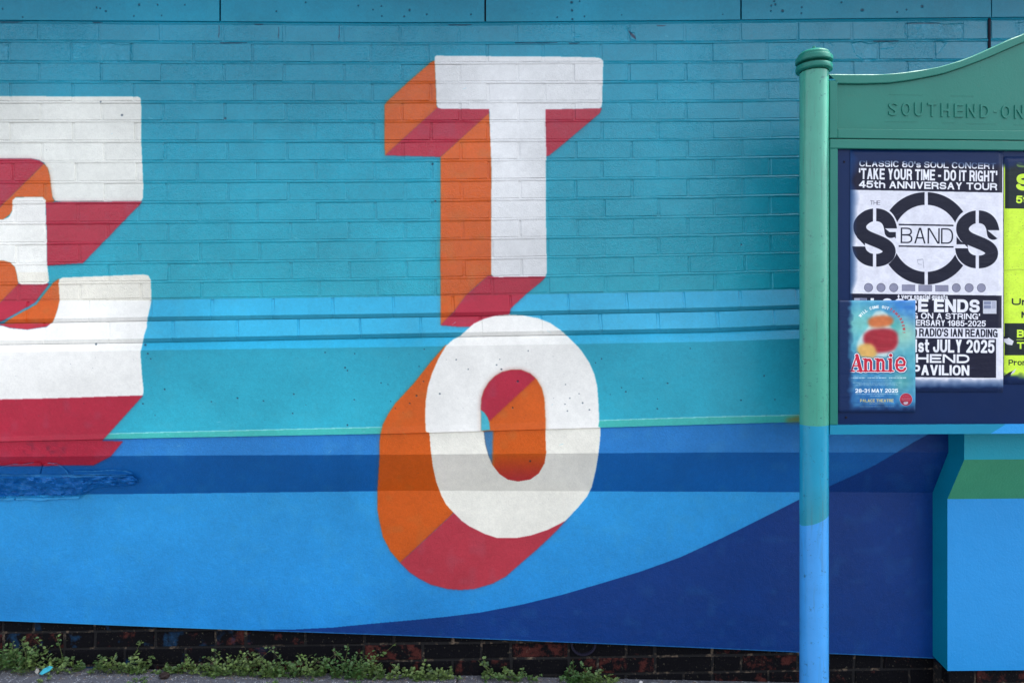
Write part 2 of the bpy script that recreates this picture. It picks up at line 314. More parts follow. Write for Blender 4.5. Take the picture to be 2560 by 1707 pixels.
# ------------------------------------------------------------------ materials
class NT:
    def __init__(s, name):
        s.m = bpy.data.materials.new(name); s.m.use_nodes = True; s.t = s.m.node_tree
        s.b = s.t.nodes['Principled BSDF']; s.t_n = s.t.nodes
    def n(s, typ, **kw):
        x = s.t.nodes.new('ShaderNode' + typ)
        for k, v in kw.items():
            if k.startswith('i_'):
                k = k[2:]; k = int(k) if k.isdigit() else k.replace('_', ' ')
                x.inputs[k].default_value = v
            else: setattr(x, k, v)
        return x
    def l(s, a, b): s.t.links.new(a, b)
    def math(s, op, a, b=None, clamp=False):
        x = s.n('Math', operation=op, use_clamp=clamp)
        for i, q in enumerate((a, b)):
            if q is None: continue
            if isinstance(q, (int, float)): x.inputs[i].default_value = q
            else: s.l(q, x.inputs[i])
        return x.outputs[0]
    def mix(s, f, a, b):
        x = s.n('Mix', data_type='RGBA')
        for i, q in ((0, f), (6, a), (7, b)):
            if isinstance(q, (int, float)): x.inputs[i].default_value = q
            elif isinstance(q, tuple): x.inputs[i].default_value = q
            else: s.l(q, x.inputs[i])
        return x.outputs[2]
    def noise(s, vec, scale, detail=3, rough=.5, dist=0):
        x = s.n('TexNoise', i_Scale=scale, i_Detail=detail, i_Roughness=rough, i_Distortion=dist)
        if vec is not None: s.l(vec, x.inputs['Vector'])
        return x.outputs[0]
    def ramp(s, f, p0, p1):
        x = s.n('MapRange', i_1=p0, i_2=p1); s.l(f, x.inputs[0]); return x.outputs[0]
def srgb(r, g, b):
    f = lambda c: (c / 255 / 12.92) if c / 255 <= .04045 else ((c / 255 + .055) / 1.055) ** 2.4
    return (f(r), f(g), f(b), 1)
def mural_mat(name, style):
    t = NT(name); g = t.n('NewGeometry'); sp = t.n('SeparateXYZ'); t.l(g.outputs['Position'], sp.inputs[0])
    ux = t.math('MULTIPLY', t.math('SUBTRACT', sp.outputs[0], X0), 1 / (X1 - X0)); uz = t.math('MULTIPLY', t.math('SUBTRACT', sp.outputs[2], Z0), 1 / (Z1 - Z0))
    cb = t.n('CombineXYZ'); t.l(ux, cb.inputs[0]); t.l(uz, cb.inputs[1])
    ti = t.n('TexImage', image=IM_MURAL, extension='EXTEND', interpolation='Cubic'); t.l(cb.outputs[0], ti.inputs[0])
    tr = t.n('TexImage', image=IM_REL, extension='EXTEND'); t.l(cb.outputs[0], tr.inputs[0])
    P = g.outputs['Position']; oi = t.n('ObjectInfo')
    c = ti.outputs[0]
    hs = t.n('HueSaturation'); t.l(c, hs.inputs['Color'])
    v = t.math('ADD', t.math('MULTIPLY', t.noise(P, 14, 4), .14), .93)
    if style == 'brick': v = t.math('ADD', v, t.math('MULTIPLY', t.math('SUBTRACT', oi.outputs['Random'], .5), .06))
    v = t.math('ADD', v, t.math('MULTIPLY', t.math('SUBTRACT', t.noise(P, 190 if style != 'brick' else 120, 2, .5, 1.8 if style == 'brick' else 0), .5), .16))
    t.l(v, hs.inputs['Value']); t.l(hs.outputs[0], t.b.inputs['Base Color'])
    if style == 'brick':
        worm = t.noise(P, 100, 2, .45, 2.0); fine = t.noise(P, 420, 3, .6)
        amt = t.math('MULTIPLY', t.ramp(t.noise(P, 3.1, 2), .38, .62), .8); amt = t.math('ADD', amt, t.math('MULTIPLY', oi.outputs['Random'], .35))
        h = t.math('ADD', t.math('MULTIPLY', worm, amt), t.math('MULTIPLY', fine, .35)); dist = .0034; rgh = .18
    elif style == 'smooth':
        h = t.math('ADD', t.noise(P, 60, 4, .6), t.math('MULTIPLY', t.noise(P, 500, 3), .25)); dist = .0010; rgh = .34
    else:
        h = t.math('ADD', t.noise(P, 150, 4, .7, .6), t.math('MULTIPLY', t.noise(P, 22, 3), 1.2)); dist = .0022; rgh = .36
    b1 = t.n('Bump', i_Distance=dist, i_Strength=.8); t.l(h, b1.inputs['Height'])
    b2 = t.n('Bump', i_Distance=.007, i_Strength=.9); t.l(tr.outputs[0], b2.inputs['Height']); t.l(b1.outputs[0], b2.inputs['Normal'])
    t.l(b2.outputs[0], t.b.inputs['Normal'])
    rn = t.math('ADD', t.math('MULTIPLY', t.noise(P, 6, 3), .22), rgh - .1); t.l(rn, t.b.inputs['Roughness'])
    t.b.inputs['Specular IOR Level'].default_value = .5 if style == 'brick' else (.22 if style == 'render' else .32)
    return t.m
M_BRICK = mural_mat('painted_brick', 'brick'); M_SMOOTH = mural_mat('painted_concrete', 'smooth'); M_REND = mural_mat('painted_render', 'render')
def paint(name, rgb, rough=.35, bump=.0006, scale=60, var=.12, dirt=None, spec=.3):
    t = NT(name); tc = t.n('NewGeometry'); P = tc.outputs['Position']
    n = t.noise(P, 9, 4); v = t.math('ADD', t.math('MULTIPLY', n, var * 2), 1 - var)
    hs = t.n('HueSaturation'); hs.inputs['Color'].default_value = rgb; t.l(v, hs.inputs['Value'])
    out = hs.outputs[0]
    if dirt:
        f = t.ramp(t.noise(P, 38, 6, .75), .60, .72); out = t.mix(t.math('MULTIPLY', f, dirt[1]), out, dirt[0])
    t.l(out, t.b.inputs['Base Color'])
    b = t.n('Bump', i_Distance=bump, i_Strength=.7); t.l(t.math('ADD', t.noise(P, scale, 4, .6), t.math('MULTIPLY', t.noise(P, 12, 2), 1.5)), b.inputs['Height']); t.l(b.outputs[0], t.b.inputs['Normal'])
    t.l(t.math('ADD', t.math('MULTIPLY', t.noise(P, 22, 3), .2), rough - .1), t.b.inputs['Roughness']); t.b.inputs['Specular IOR Level'].default_value = spec
    return t.m
M_GREEN = paint('green_gloss', srgb(33, 119, 106), .32, .0007, 90, .10, (srgb(60, 110, 95), .35))
M_PIER_A = paint('pier_teal', srgb(16, 157, 180), .38, .002, 120, .08)
M_PIER_B = paint('pier_green', srgb(59, 146, 109), .38, .002, 120, .1)
M_PIER_C = paint('pier_blue', srgb(38, 147, 218), .38, .002, 120, .06)
M_PIER_S = paint('pier_side', srgb(1, 129, 159), .38, .0015, 120, .08)
M_BLUE = paint('shade_blue', srgb(58, 130, 190), .4, .004, 60, .12)
M_NAVYB = paint('navy_board', srgb(9, 37, 81), .33, .0006, 50, .10, None, .16)
M_BLACK = paint('dark_gap', srgb(20, 18, 38), .8)
M_BODY = paint('building_body', srgb(150, 140, 130), .8)
M_FRAMEB = paint('teal_blue_gloss', srgb(16, 133, 168), .35, .0006, 80, .08, (srgb(90, 90, 80), .2))
def brickmat():
    t = NT('old_red_brick'); g = t.n('NewGeometry'); P = g.outputs['Position']; oi = t.n('ObjectInfo'); rnd = oi.outputs['Random']
    off = t.n('VectorMath', operation='ADD'); t.l(P, off.inputs[0]); cb = t.n('CombineXYZ'); t.l(t.math('MULTIPLY', rnd, 37.), cb.inputs[0]); t.l(cb.outputs[0], off.inputs[1])
    Q = off.outputs[0]
    red = t.mix(t.noise(Q, 30, 4), srgb(54, 26, 25), srgb(84, 40, 36))
    f = t.ramp(t.math('ADD', t.noise(Q, 20, 6, .72), t.math('MULTIPLY', rnd, .34)), .44, .54)
    c = t.mix(f, red, srgb(7, 7, 13))
    sp = t.n('SeparateXYZ'); t.l(P, sp.inputs[0])
    f2 = t.math('MULTIPLY', t.ramp(t.noise(Q, 9, 4, .6), .56, .64), t.ramp(sp.outputs[0], -.7, -1.3)); c = t.mix(t.math('MULTIPLY', f2, .8), c, srgb(28, 66, 100))
    f3 = t.ramp(t.noise(Q, 110, 3, .8), .64, .70); c = t.mix(t.math('MULTIPLY', f3, .55), c, srgb(130, 125, 105))
    t.l(c, t.b.inputs['Base Color']); t.b.inputs['Roughness'].default_value = .85; t.b.inputs['Specular IOR Level'].default_value = .15
    b = t.n('Bump', i_Distance=.005, i_Strength=1); t.l(t.noise(Q, 90, 5, .7), b.inputs['Height']); t.l(b.outputs[0], t.b.inputs['Normal'])
    return t.m
M_RED = brickmat()
def mortmat():
    t = NT('dirty_mortar'); g = t.n('NewGeometry'); P = g.outputs['Position']
    f = t.ramp(t.noise(P, 26, 5, .7), .53, .66); c = t.mix(f, srgb(15, 14, 17), srgb(112, 96, 80))
    t.l(c, t.b.inputs['Base Color']); t.b.inputs['Roughness'].default_value = .9
    b = t.n('Bump', i_Distance=.003, i_Strength=1); t.l(t.noise(P, 120, 4), b.inputs['Height']); t.l(b.outputs[0], t.b.inputs['Normal'])
    return t.m
M_MORT = mortmat()
def pavemat():
    t = NT('worn_pavement'); g = t.n('NewGeometry'); P = g.outputs['Position']
    n = t.noise(P, 7, 5, .6); c = t.mix(n, srgb(75, 78, 87), srgb(106, 108, 117))
    vo = t.n('TexVoronoi', i_Scale=170., feature='F1'); t.l(P, vo.inputs['Vector'])
    f = t.ramp(vo.outputs['Distance'], .46, .26); c = t.mix(t.math('MULTIPLY', f, t.ramp(t.noise(P, 60, 2), .5, .6)), c, srgb(196, 198, 204))
    f2 = t.ramp(t.noise(P, 80, 5, .75), .56, .66); c = t.mix(t.math('MULTIPLY', f2, .75), c, srgb(40, 43, 54))
    t.l(c, t.b.inputs['Base Color']); t.b.inputs['Roughness'].default_value = .85
    b = t.n('Bump', i_Distance=.003, i_Strength=.9); t.l(t.math('ADD', t.noise(P, 160, 4, .7), f), b.inputs['Height']); t.l(b.outputs[0], t.b.inputs['Normal'])
    return t.m
M_PAVE = pavemat()
def leafmat():
    t = NT('leaf_green'); g = t.n('NewGeometry'); P = g.outputs['Position']
    r = g.outputs['Random Per Island']
    c = t.mix(r, srgb(36, 60, 28), srgb(116, 140, 74)); c = t.mix(t.ramp(t.noise(P, 5, 2), .4, .65), c, srgb(56, 92, 42))
    t.l(c, t.b.inputs['Base Color']); t.b.inputs['Roughness'].default_value = .5
    try: t.b.inputs['Transmission Weight'].default_value = 0
    except KeyError: pass
    return t.m
M_LEAF = leafmat(); M_STEM = paint('stem_green', srgb(96, 108, 62), .6)

# ------------------------------------------------------------------ object helpers
def mesh(name, verts, faces, mat, parent=None, smoothf=False, uv=None):
    me = bpy.data.meshes.new(name); me.from_pydata([tuple(map(float, v)) for v in verts], [], faces); me.update()
    if mat: me.materials.append(mat)
    if smoothf:
        for p in me.polygons: p.use_smooth = True
    o = bpy.data.objects.new(name, me); col.objects.link(o)
    if parent: o.parent = parent
    return o
def thing(name, label, cat, loc=(0, 0, 0), group=None):
    o = bpy.data.objects.new(name, None); col.objects.link(o); o.location = loc; o['label'] = label; o['category'] = cat; o.empty_display_size = .1
    if group: o['group'] = group
    return o
def child(o, p):
    o.parent = p; o.matrix_parent_inverse = Matrix.Translation(-p.location); return o
def box_data(x0, x1, y0, y1, z0, z1, ch=0.0):
    """box; front is y0 (towards the camera) and can have a chamfer ch"""
    if ch <= 0:
        v = [(x0, y0, z0), (x1, y0, z0), (x1, y0, z1), (x0, y0, z1), (x0, y1, z0), (x1, y1, z0), (x1, y1, z1), (x0, y1, z1)]
        f = [(0, 1, 2, 3), (1, 5, 6, 2), (5, 4, 7, 6), (4, 0, 3, 7), (3, 2, 6, 7), (4, 5, 1, 0)]
        return v, f
    c = ch
    v = [(x0 + c, y0, z0 + c), (x1 - c, y0, z0 + c), (x1 - c, y0, z1 - c), (x0 + c, y0, z1 - c),
         (x0, y0 + c, z0), (x1, y0 + c, z0), (x1, y0 + c, z1), (x0, y0 + c, z1),
         (x0, y1, z0), (x1, y1, z0), (x1, y1, z1), (x0, y1, z1)]
    f = [(0, 1, 2, 3), (4, 5, 1, 0), (5, 6, 2, 1), (6, 7, 3, 2), (7, 4, 0, 3), (8, 9, 5, 4), (9, 10, 6, 5), (10, 11, 7, 6), (11, 8, 4, 7), (11, 10, 9, 8)]
    return v, f
def box(name, x0, x1, y0, y1, z0, z1, mat, parent=None, ch=0.0):
    v, f = box_data(x0, x1, y0, y1, z0, z1, ch); o = mesh(name, v, f, mat); return child(o, parent) if parent else o
class MB:
    def __init__(s): s.v = []; s.f = []
    def add(s, v, f): k = len(s.v); s.v += list(v); s.f += [tuple(i + k for i in q) for q in f]
    def build(s, name, mat, parent=None, sm=False):
        o = mesh(name, s.v, s.f, mat, None, sm); return child(o, parent) if parent else o
def prism(name, pts, y0, y1, mat, parent=None, ch=0.0):
    """outline pts in X/Z (counter-clockwise seen from the camera), front y0, back y1"""
    n = len(pts); v = []; f = []
    if ch > 0:
        cx = sum(p[0] for p in pts) / n; cz = sum(p[1] for p in pts) / n
        for x, z in pts:
            d = math.hypot(x - cx, z - cz) or 1; v.append((x - (x - cx) / d * ch, y0, z - (z - cz) / d * ch))
        v += [(x, y0 + ch, z) for x, z in pts]; v += [(x, y1, z) for x, z in pts]
        f.append(tuple(range(n)))
        for r in (0, 1):
            for i in range(n): j = (i + 1) % n; f.append((r * n + i, (r + 1) * n + i, (r + 1) * n + j, r * n + j))
        f.append(tuple(range(3 * n - 1, 2 * n - 1, -1)))
    else:
        v += [(x, y0, z) for x, z in pts] + [(x, y1, z) for x, z in pts]; f.append(tuple(range(n)))
        for i in range(n): j = (i + 1) % n; f.append((i, n + i, n + j, j))
        f.append(tuple(range(2 * n - 1, n - 1, -1)))
    o = mesh(name, v, f, mat); return child(o, parent) if parent else o

# ------------------------------------------------------------------ ground
GZ0, GS = 0.0013, -0.0374
def gz(x): return GZ0 + GS * (x - .34)
gr = mesh('ground', [(-30, -3.33, gz(-30) - .012), (30, -3.33, gz(30) - .012), (30, 12, gz(30) - .012), (-30, 12, gz(-30) - .012)], [(0, 1, 2, 3)], M_PAVE); gr['kind'] = 'structure'
M_ROAD = paint('road_asphalt', (.05, .05, .052, 1), .85, .004, 200, .15)
rd = mesh('road', [(-30, -40, gz(-30) - .10), (30, -40, gz(30) - .10), (30, -3.45, gz(30) - .10), (-30, -3.45, gz(-30) - .10)], [(0, 1, 2, 3)], M_ROAD); rd['kind'] = 'structure'
mesh('kerb', [(-30, -3.32, gz(-30) - .006), (30, -3.32, gz(30) - .006), (30, -3.44, gz(30) - .006), (-30, -3.44, gz(-30) - .006), (30, -3.45, gz(30) - .12), (-30, -3.45, gz(-30) - .12)], [(3, 2, 1, 0), (5, 4, 2, 3)], M_PAVE)['kind'] = 'structure'
pv = bpy.data.objects.new('pavement', None); col.objects.link(pv); pv['kind'] = 'structure'
XJ = U(1143, 1690, -.02)[0]
for iy, (ya, yb) in enumerate([(-1.0, .06), (-2.1, -1.008), (-3.3, -2.108)]):
    for k in range(-3, 3):
        xa, xb = XJ + k * 2.3 + .004 + .5 * (iy % 2), XJ + (k + 1) * 2.3 - .004 + .5 * (iy % 2)
        n = 8; vv_ = []; ff = []
        for i in range(n + 1):
            x = xa + (xb - xa) * i / n
            for (y, dz) in ((ya, -.012), (ya, -.003), (ya + .004, 0), (yb - .004, 0), (yb, -.003), (yb, -.012)): vv_.append((x, y, gz(x) + dz))
        for i in range(n):
            for j in range(5): a = i * 6 + j; ff.append((a, a + 6, a + 7, a + 1))
        o = mesh('paving_slab', vv_, ff, M_PAVE); child(o, pv)

# ------------------------------------------------------------------ the wall
wall = thing('mural_wall', 'long painted brick building wall with white, orange and red block letters on turquoise and blue', 'wall', (0, 0, 0))
BL = [line(v, KB) for v in ([57, 63, 57, 54, 49], [104, 111, 107, 104, 101], [156, 159.5, 157, 153, 151], [206, 208, 205.5, 202, 199], [256.5, 256, 255, 251, 248], [304.5, 305, 302, 299, 296],
     [355, 354, 350, 345, 341], [406, 403, 397, 393, 388], [457, 453, 444.5, 441, 436], [508, 503, 493, 488, 483], [559, 552, 541.5, 537, 531], [610, 600, 588.5, 584, 578], [661, 650, 637, 632, 626],
     [710, 697, 683, 677, 670], [753, 741, 728, 722, 714])]
JA = [-58, 95, 250, 403, 557, 709, 857, 1002, 1146, 1290, 1432, 1571, 1711, 1851, 1993, 2129, 2266, 2405, 2545, 2680]
JB = [-135, 20, 176, 330, 483, 631, 779, 927, 1071, 1215, 1357, 1500, 1638, 1778, 1918, 2055, 2195, 2334, 2473, 2610]
bm_mats = [M_BRICK]
def unit_brick(i):
    r = random.Random(i); c = .0018; L, Hh = .21, .066
    v, f = box_data(-L / 2, L / 2, 0, .05, -Hh / 2, Hh / 2, c)
    v = [(x + r.uniform(-.0012, .0012), y + (r.uniform(-.0008, .0008) if y < .001 else 0), z + r.uniform(-.0010, .0010)) if y < .01 else (x, y, z) for x, y, z in v]
    me = bpy.data.meshes.new('brick'); me.from_pydata(v, [], f); me.materials.append(M_BRICK)
    return me
UB = [unit_brick(i) for i in range(6)]
HJ = []
def place_brick(ua, ub, va, vb, vc, vd, y=-.0045, par=wall):
    """ua,ub = joint pixels; va/vb = top-line v at ua/ub, vc/vd = bottom-line"""
    xa, za = U(ua, va, 0); xb, zb = U(ub, vb, 0); _, zc = U(ua, vc, 0); _, zd = U(ub, vd, 0)
    g = .0048
    x0, x1 = xa + g, xb - g; zt = (za + zb) / 2 - g; zb_ = (zc + zd) / 2 + g
    o = bpy.data.objects.new('brick', random.choice(UB)); col.objects.link(o); o.parent = par
    o.location = ((x0 + x1) / 2, y + random.uniform(-.0010, .0010), (zt + zb_) / 2)
    o.scale = ((x1 - x0) / .21, 1, (zt - zb_) / .066)
    sl = math.atan2((zb + zd) / 2 - (za + zc) / 2, xb - xa)
    o.rotation_euler = (random.uniform(-.008, .008), -sl + random.uniform(-.002, .002), random.uniform(-.003, .003))
count = 0
for r in range(14):
    J = JA if r % 2 == 0 else JB
    top, bot = BL[r], BL[r + 1]; vm = float(top(1280))
    k = (vm - 60) / 600.
    jj = [j + max(0, k) * np.interp(j, [0, 900, 1900, 2560], [27, 17, 9, 6]) + random.uniform(-2, 2) for j in J]
    for a, b in zip(jj[:-1], jj[1:]):
        if r < 2 and a < 2472 < b and not (abs(a - 2472) < 8 or abs(b - 2472) < 8):     # the open joint cuts this brick
            place_brick(a, 2469, top(a), top(2470), bot(a), bot(2470)); place_brick(2475, b, top(2470), top(b), bot(2470), bot(b)); continue
        if a < -140 or a > 2600: continue
        place_brick(a, b, float(top(a)), float(top(b)), float(bot(a)), float(bot(b))); count += 1
# mortar bed behind the bricks, and pointing strips proud at their lower edge
mb = MB()
nU = 60; us = np.linspace(-620, 3300, nU)
top_z = 3.05
v0 = [U(u, float(BL[0](u)) - 4, 0) for u in us]; v1 = [U(u, float(BL[14](u)) + 2, 0) for u in us]
for i in range(nU - 1):
    k = len(mb.v); mb.v += [(v0[i][0], -.0018, v0[i][1]), (v0[i + 1][0], -.0018, v0[i + 1][1]), (v1[i + 1][0], -.0018, v1[i + 1][1]), (v1[i][0], -.0018, v1[i][1])]; mb.f.append((k, k + 3, k + 2, k + 1))
mb.build('mortar_backing', M_BRICK, wall)
for r in range(1, 14):
    mb = MB(); n = 90; uu_ = np.linspace(-140, 2680, n)
    for i, u in enumerate(uu_):
        v = float(BL[r](u)) + random.uniform(-.35, .35); x, z = U(u, v, 0)
        zt, zb_ = z + .0040, z - .0030 + random.uniform(-.0005, .0005)
        mb.v += [(x, -.0036, z + .0046), (x, -.0058 + random.uniform(-.0006, .0006), z - .0004 + random.uniform(-.0004, .0004)), (x, -.0055, z - .0014), (x, -.0044, z - .0052)]
    for i in range(n - 1):
        for j in range(3): a = i * 4 + j; mb.f.append((a, a + 1, a + 5, a + 4))
    mb.build('bed_joint', M_BRICK, wall)
# bricks outside the frame, joined
mb = MB()
for r in range(14):
    top, bot = BL[r], BL[r + 1]
    for side in (-1, 1):
        for k in range(4):
            a = (-60 if r % 2 == 0 else -137) - (k + 1) * 152 if side < 0 else (2682 if r % 2 == 0 else 2612) + k * 140
            b = a + (152 if side < 0 else 140)
            x0, zt = U(a, float(top(a)), 0); x1, _ = U(b, float(top(b)), 0); _, zb_ = U(a, float(bot(a)), 0)
            mb.add(*box_data(x0 + .0042, x1 - .0042, -.0045, .04, zb_ + .0042, zt - .0042, .0035))
o = mb.build('outer_brickwork', M_BRICK, wall); o['kind'] = 'stuff'
# concrete band along the top with open joints
JT = [-560, -90, 552, 1213, 1851, 2475, 3150]
for a, b in zip(JT[:-1], JT[1:]):
    pa = []; n = 8
    us_ = np.linspace(a + 2.2, b - 2.2, n) if b != 2475 else np.linspace(a + 2.2, b - .6, n)
    bo = [U(u, float(BL[0](u)) - 4.5, 0) for u in us_]
    x0, x1 = bo[0][0], bo[-1][0]; zt = 2.835
    pts = [(x, z) for x, z in bo] + [(x1, zt), (x0, zt)]
    prism('band_slab', pts, -.0075 + random.uniform(-.001, .001), .05, M_SMOOTH, wall, 0)
mb = MB()
for i in range(nU - 1):
    xa, za = U(us[i], float(BL[0](us[i])) - 3.5, 0); xb, zb = U(us[i + 1], float(BL[0](us[i + 1])) - 3.5, 0)
    k = len(mb.v); mb.v += [(xa, -.0005, za + .006), (xb, -.0005, zb + .006), (xb, -.0052, zb - .004), (xa, -.0052, za - .004), (xa, -.0016, za - .010), (xb, -.0016, zb - .010)]; mb.f += [(k, k + 3, k + 2, k + 1), (k + 3, k + 4, k + 5, k + 2)]
mb.build('bed_joint', M_BRICK, wall)
mb = MB(); mb.add(*box_data(-3.0, 3.2, .012, .02, 2.5, 2.83)); mb.build('band_joint_void', M_BLACK, wall)
x, za = U(2471.5, 48, 0); _, zb = U(2471.5, 158, 0)
box('joint_gap', x - .0050, x + .0040, -.0075, .01, zb, za, M_BLACK, wall)
# unseen eaves slab, added to shade wall top and post; the building behind
box('shade_eaves_slab', -3.2, 6.2, -.288, .30, 2.84, 2.92, M_SMOOTH, wall, .006)
box('building_body', -3.1, 6.1, .055, 4.0, -.4, 2.835, M_BODY, wall)
box('side_wall', 3.05, 6.1, -.008, .05, -.4, 2.835, M_PIER_A, wall)
# sill courses: every tilted brick on its own
S1 = [-235, -82, 71, 224, 377, 530, 682, 831, 983, 1131, 1276, 1421, 1565, 1708, 1848, 1990, 2130, 2270, 2410, 2550, 2690]
S2J = [-205, -45, 113, 274, 433, 593, 747, 901, 1052, 1201, 1352, 1499, 1643, 1791, 1934, 2076, 2216, 2356, 2496, 2636]
def sill_brick(ua, ub, it, ib):
    (lt, yt), (lb, yb) = PROF[it], PROF[ib]; _, yu = PROF[ib + 1]; lu = PROF[ib + 1][0]
    def pt(u, l, y): x, z = U(u, float(l(u)), y); return x, y, z
    T0, T1, B0, B1 = pt(ua, lt, yt), pt(ub, lt, yt), pt(ua, lb, yb), pt(ub, lb, yb)
    # keep head joints square to the wall: use the mid X of top and bottom
    ln = lambda u: (u - 800) * .004
    xa = T0[0] + .0022; xb = T1[0] - .0022
    ka = U(ua + ln(ua), float(lb(ua)), yb)[0] + .0022 - xa; kb = U(ub + ln(ub), float(lb(ub)), yb)[0] - .0022 - xb
    j = lambda s: random.uniform(-s, s); t = j(.0012); c = .0035
    zt0, zt1, zb0, zb1 = T0[2], T1[2], B0[2], B1[2]
    v = [(xa + c, yt - .003 + t, zt0 - .001), (xb - c, yt - .003 + t, zt1 - .001), (xb + kb - c, yb + .004 + t, zb1 + .005), (xa + ka + c, yb + .004 + t, zb0 + .005),
         (xa + ka + c, yb + t, zb0 - .001), (xb + kb - c, yb + t, zb1 - .001), (xa + ka + c, yu, zb0 - .015), (xb + kb - c, yu, zb1 - .015),
         (xa, yt + .002, zt0 - .002), (xb, yt + .002, zt1 - .002), (xb + kb, yb + .008, zb1 + .003), (xa + ka, yb + .008, zb0 + .003), (xa + ka, yu + .01, zb0 - .015), (xb + kb, yu + .01, zb1 - .015)]
    f = [(3, 2, 1, 0), (4, 5, 2, 3), (6, 7, 5, 4), (0, 8, 11, 3), (3, 11, 12, 6, 4), (2, 10, 9, 1), (5, 7, 13, 10, 2)]
    v = [(x, y, z) for x, y, z in v]; f = [tuple(reversed(q)) if i < 1 else q for i, q in enumerate(f)]
    o = mesh('sill_brick', v, f, M_SMOOTH, wall)
for J, it, ib in ((S1, 0, 1), (S2J, 3, 4)):
    for a, b in zip(J[:-1], J[1:]): sill_brick(a + random.uniform(-2, 2), b, it, ib)
def strip(name, idx, mat, dy=0.0, sub=1, parent=wall):
    mb = MB(); n = len(UG)
    for i in idx:
        X, Z, y = ROWS[i]
        for a, b in zip(X, Z): mb.v.append((float(a), y + dy, float(b)))
    for r in range(len(idx) - 1):
        for k in range(n - 1): a = r * n + k; mb.f.append((a, a + n, a + n + 1, a + 1))
    return mb.build(name, mat, parent)
strip('sill_mortar', [0, 1, 2, 3, 4, 5, 6], M_SMOOTH, .0022)
def offz(i, dz):
    X, Z, y = ROWS[i]; return (X, Z + dz, y)
strip('concrete_panel', [6, 7, 8, 9, 10], M_SMOOTH)
# the render below, with its broken patch cut roughly; base strips
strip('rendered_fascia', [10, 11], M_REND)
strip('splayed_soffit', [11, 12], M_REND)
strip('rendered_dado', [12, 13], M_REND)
# underside return of the dado
mb = MB(); X, Z, y = ROWS[13]; n = len(X)
for a, b in zip(X, Z): mb.v += [(float(a), y, float(b)), (float(a), .04, float(b) + .004)]
for k in range(n - 1): mb.f.append((2 * k, 2 * k + 1, 2 * k + 3, 2 * k + 2))
mb.build('dado_underside', M_BLACK, wall)
# broken patch of render on the soffit at the left
def broken(pts, y0, th, name, seed, mat=M_BLUE):
    r = random.Random(seed); q = []
    for i in range(len(pts)):
        a, b = pts[i], pts[(i + 1) % len(pts)]; L = math.hypot(b[0] - a[0], b[1] - a[1]); m = max(1, int(L / 7))
        for k in range(m): t = k / m; q.append((a[0] + (b[0] - a[0]) * t + r.uniform(-1.0, 1.0), a[1] + (b[1] - a[1]) * t + r.uniform(-.9, .9)))
    yb_f = lambda v: float(np.interp(v, [1137, 1233], [-.102, -.004]))
    P = [(u, v) for u, v in q]; area = sum(P[i - 1][0] * P[i][1] - P[i][0] * P[i - 1][1] for i in range(len(P)))
    if area > 0: P = P[::-1]
    mb = MB(); n = len(P)
    for lift in (y0, y0 - .002, -.01):
        for u, v in P:
            y = yb_f(v) - lift; x, z = U(u, v, y)
            if lift == y0: 
                cu, cv = sum(p[0] for p in P) / n, sum(p[1] for p in P) / n; d = math.hypot(u - cu, v - cv) or 1; x, z = U(u - (u - cu) / d * 1.3, v - (v - cv) / d * 1.3, y)
            mb.v.append((x, y, z))
    mb.f.append(tuple(range(n)))
    for r_ in (0, 1):
        for i in range(n): j = (i + 1) % n; mb.f.append((r_ * n + i, (r_ + 1) * n + i, (r_ + 1) * n + j, r_ * n + j))
    return mb.build(name, mat, wall)
def rough_patch():
    # crumbled strip: a heightfield that replaces the smooth face
    us_ = np.linspace(-160, 344, 90); vs_ = np.r_[0, .09, np.linspace(.16, 1, 14)]
    g = np.random.default_rng(5); N1 = vnoise(16, 90, 3.2, 31); N2 = vnoise(16, 90, 1.3, 32); N3 = vnoise(16, 90, 9, 33)
    mb = MB()
    for j, t in enumerate(vs_):
        for i, u in enumerate(us_):
            tp = np.interp(u, [-160, 0, 175, 330, 344], [1189, 1189, 1188, 1187, 1200]); bt = np.interp(u, [-160, 0, 60, 200, 212, 240, 330, 344], [1249, 1249, 1246, 1243, 1236, 1220, 1214, 1206])
            v = tp + (bt - tp) * t
            base = np.interp(v, [1137, 1233], [-.102, -.004]) if v < 1233 else -.004
            edge = min(t / .08, (1 - t) / .16, 1)
            y = base - .004 - .018 * edge - .024 * edge * (N1[j, i] - .45) * (.5 + N3[j, i]) - .014 * (N2[j, i] - .5) * edge
            x, z = U(u, v, y); mb.v.append((x, y, z))
    for j in range(15):
        for i in range(89): a = j * 90 + i; mb.f.append((a, a + 90, a + 91, a + 1))
    mb.build('crumbled_patch', M_REND, wall)
rough_patch()
broken([(-160, 1168), (0, 1166), (30, 1160), (60, 1159), (85, 1156), (100, 1157), (105, 1160), (100, 1184), (0, 1185), (-160, 1186)], .012, .05, 'render_flake', 1, M_REND)
broken([(107, 1160), (125, 1156), (142, 1160), (158, 1168), (170, 1179), (172, 1185), (102, 1185)], .011, .05, 'render_flake', 2, M_REND)
broken([(182, 1176), (230, 1176), (285, 1174), (318, 1176), (330, 1182), (334, 1187), (184, 1187)], .009, .05, 'render_flake', 3, M_REND)
broken([(-160, 1242), (20, 1242), (36, 1243), (36, 1250), (-160, 1251)], .010, .03, 'render_flake', 4, M_REND)
broken([(39, 1244), (120, 1244), (200, 1240), (198, 1246), (150, 1247), (92, 1252), (80, 1249), (60, 1247), (39, 1250)], .009, .03, 'render_flake', 5, M_REND)

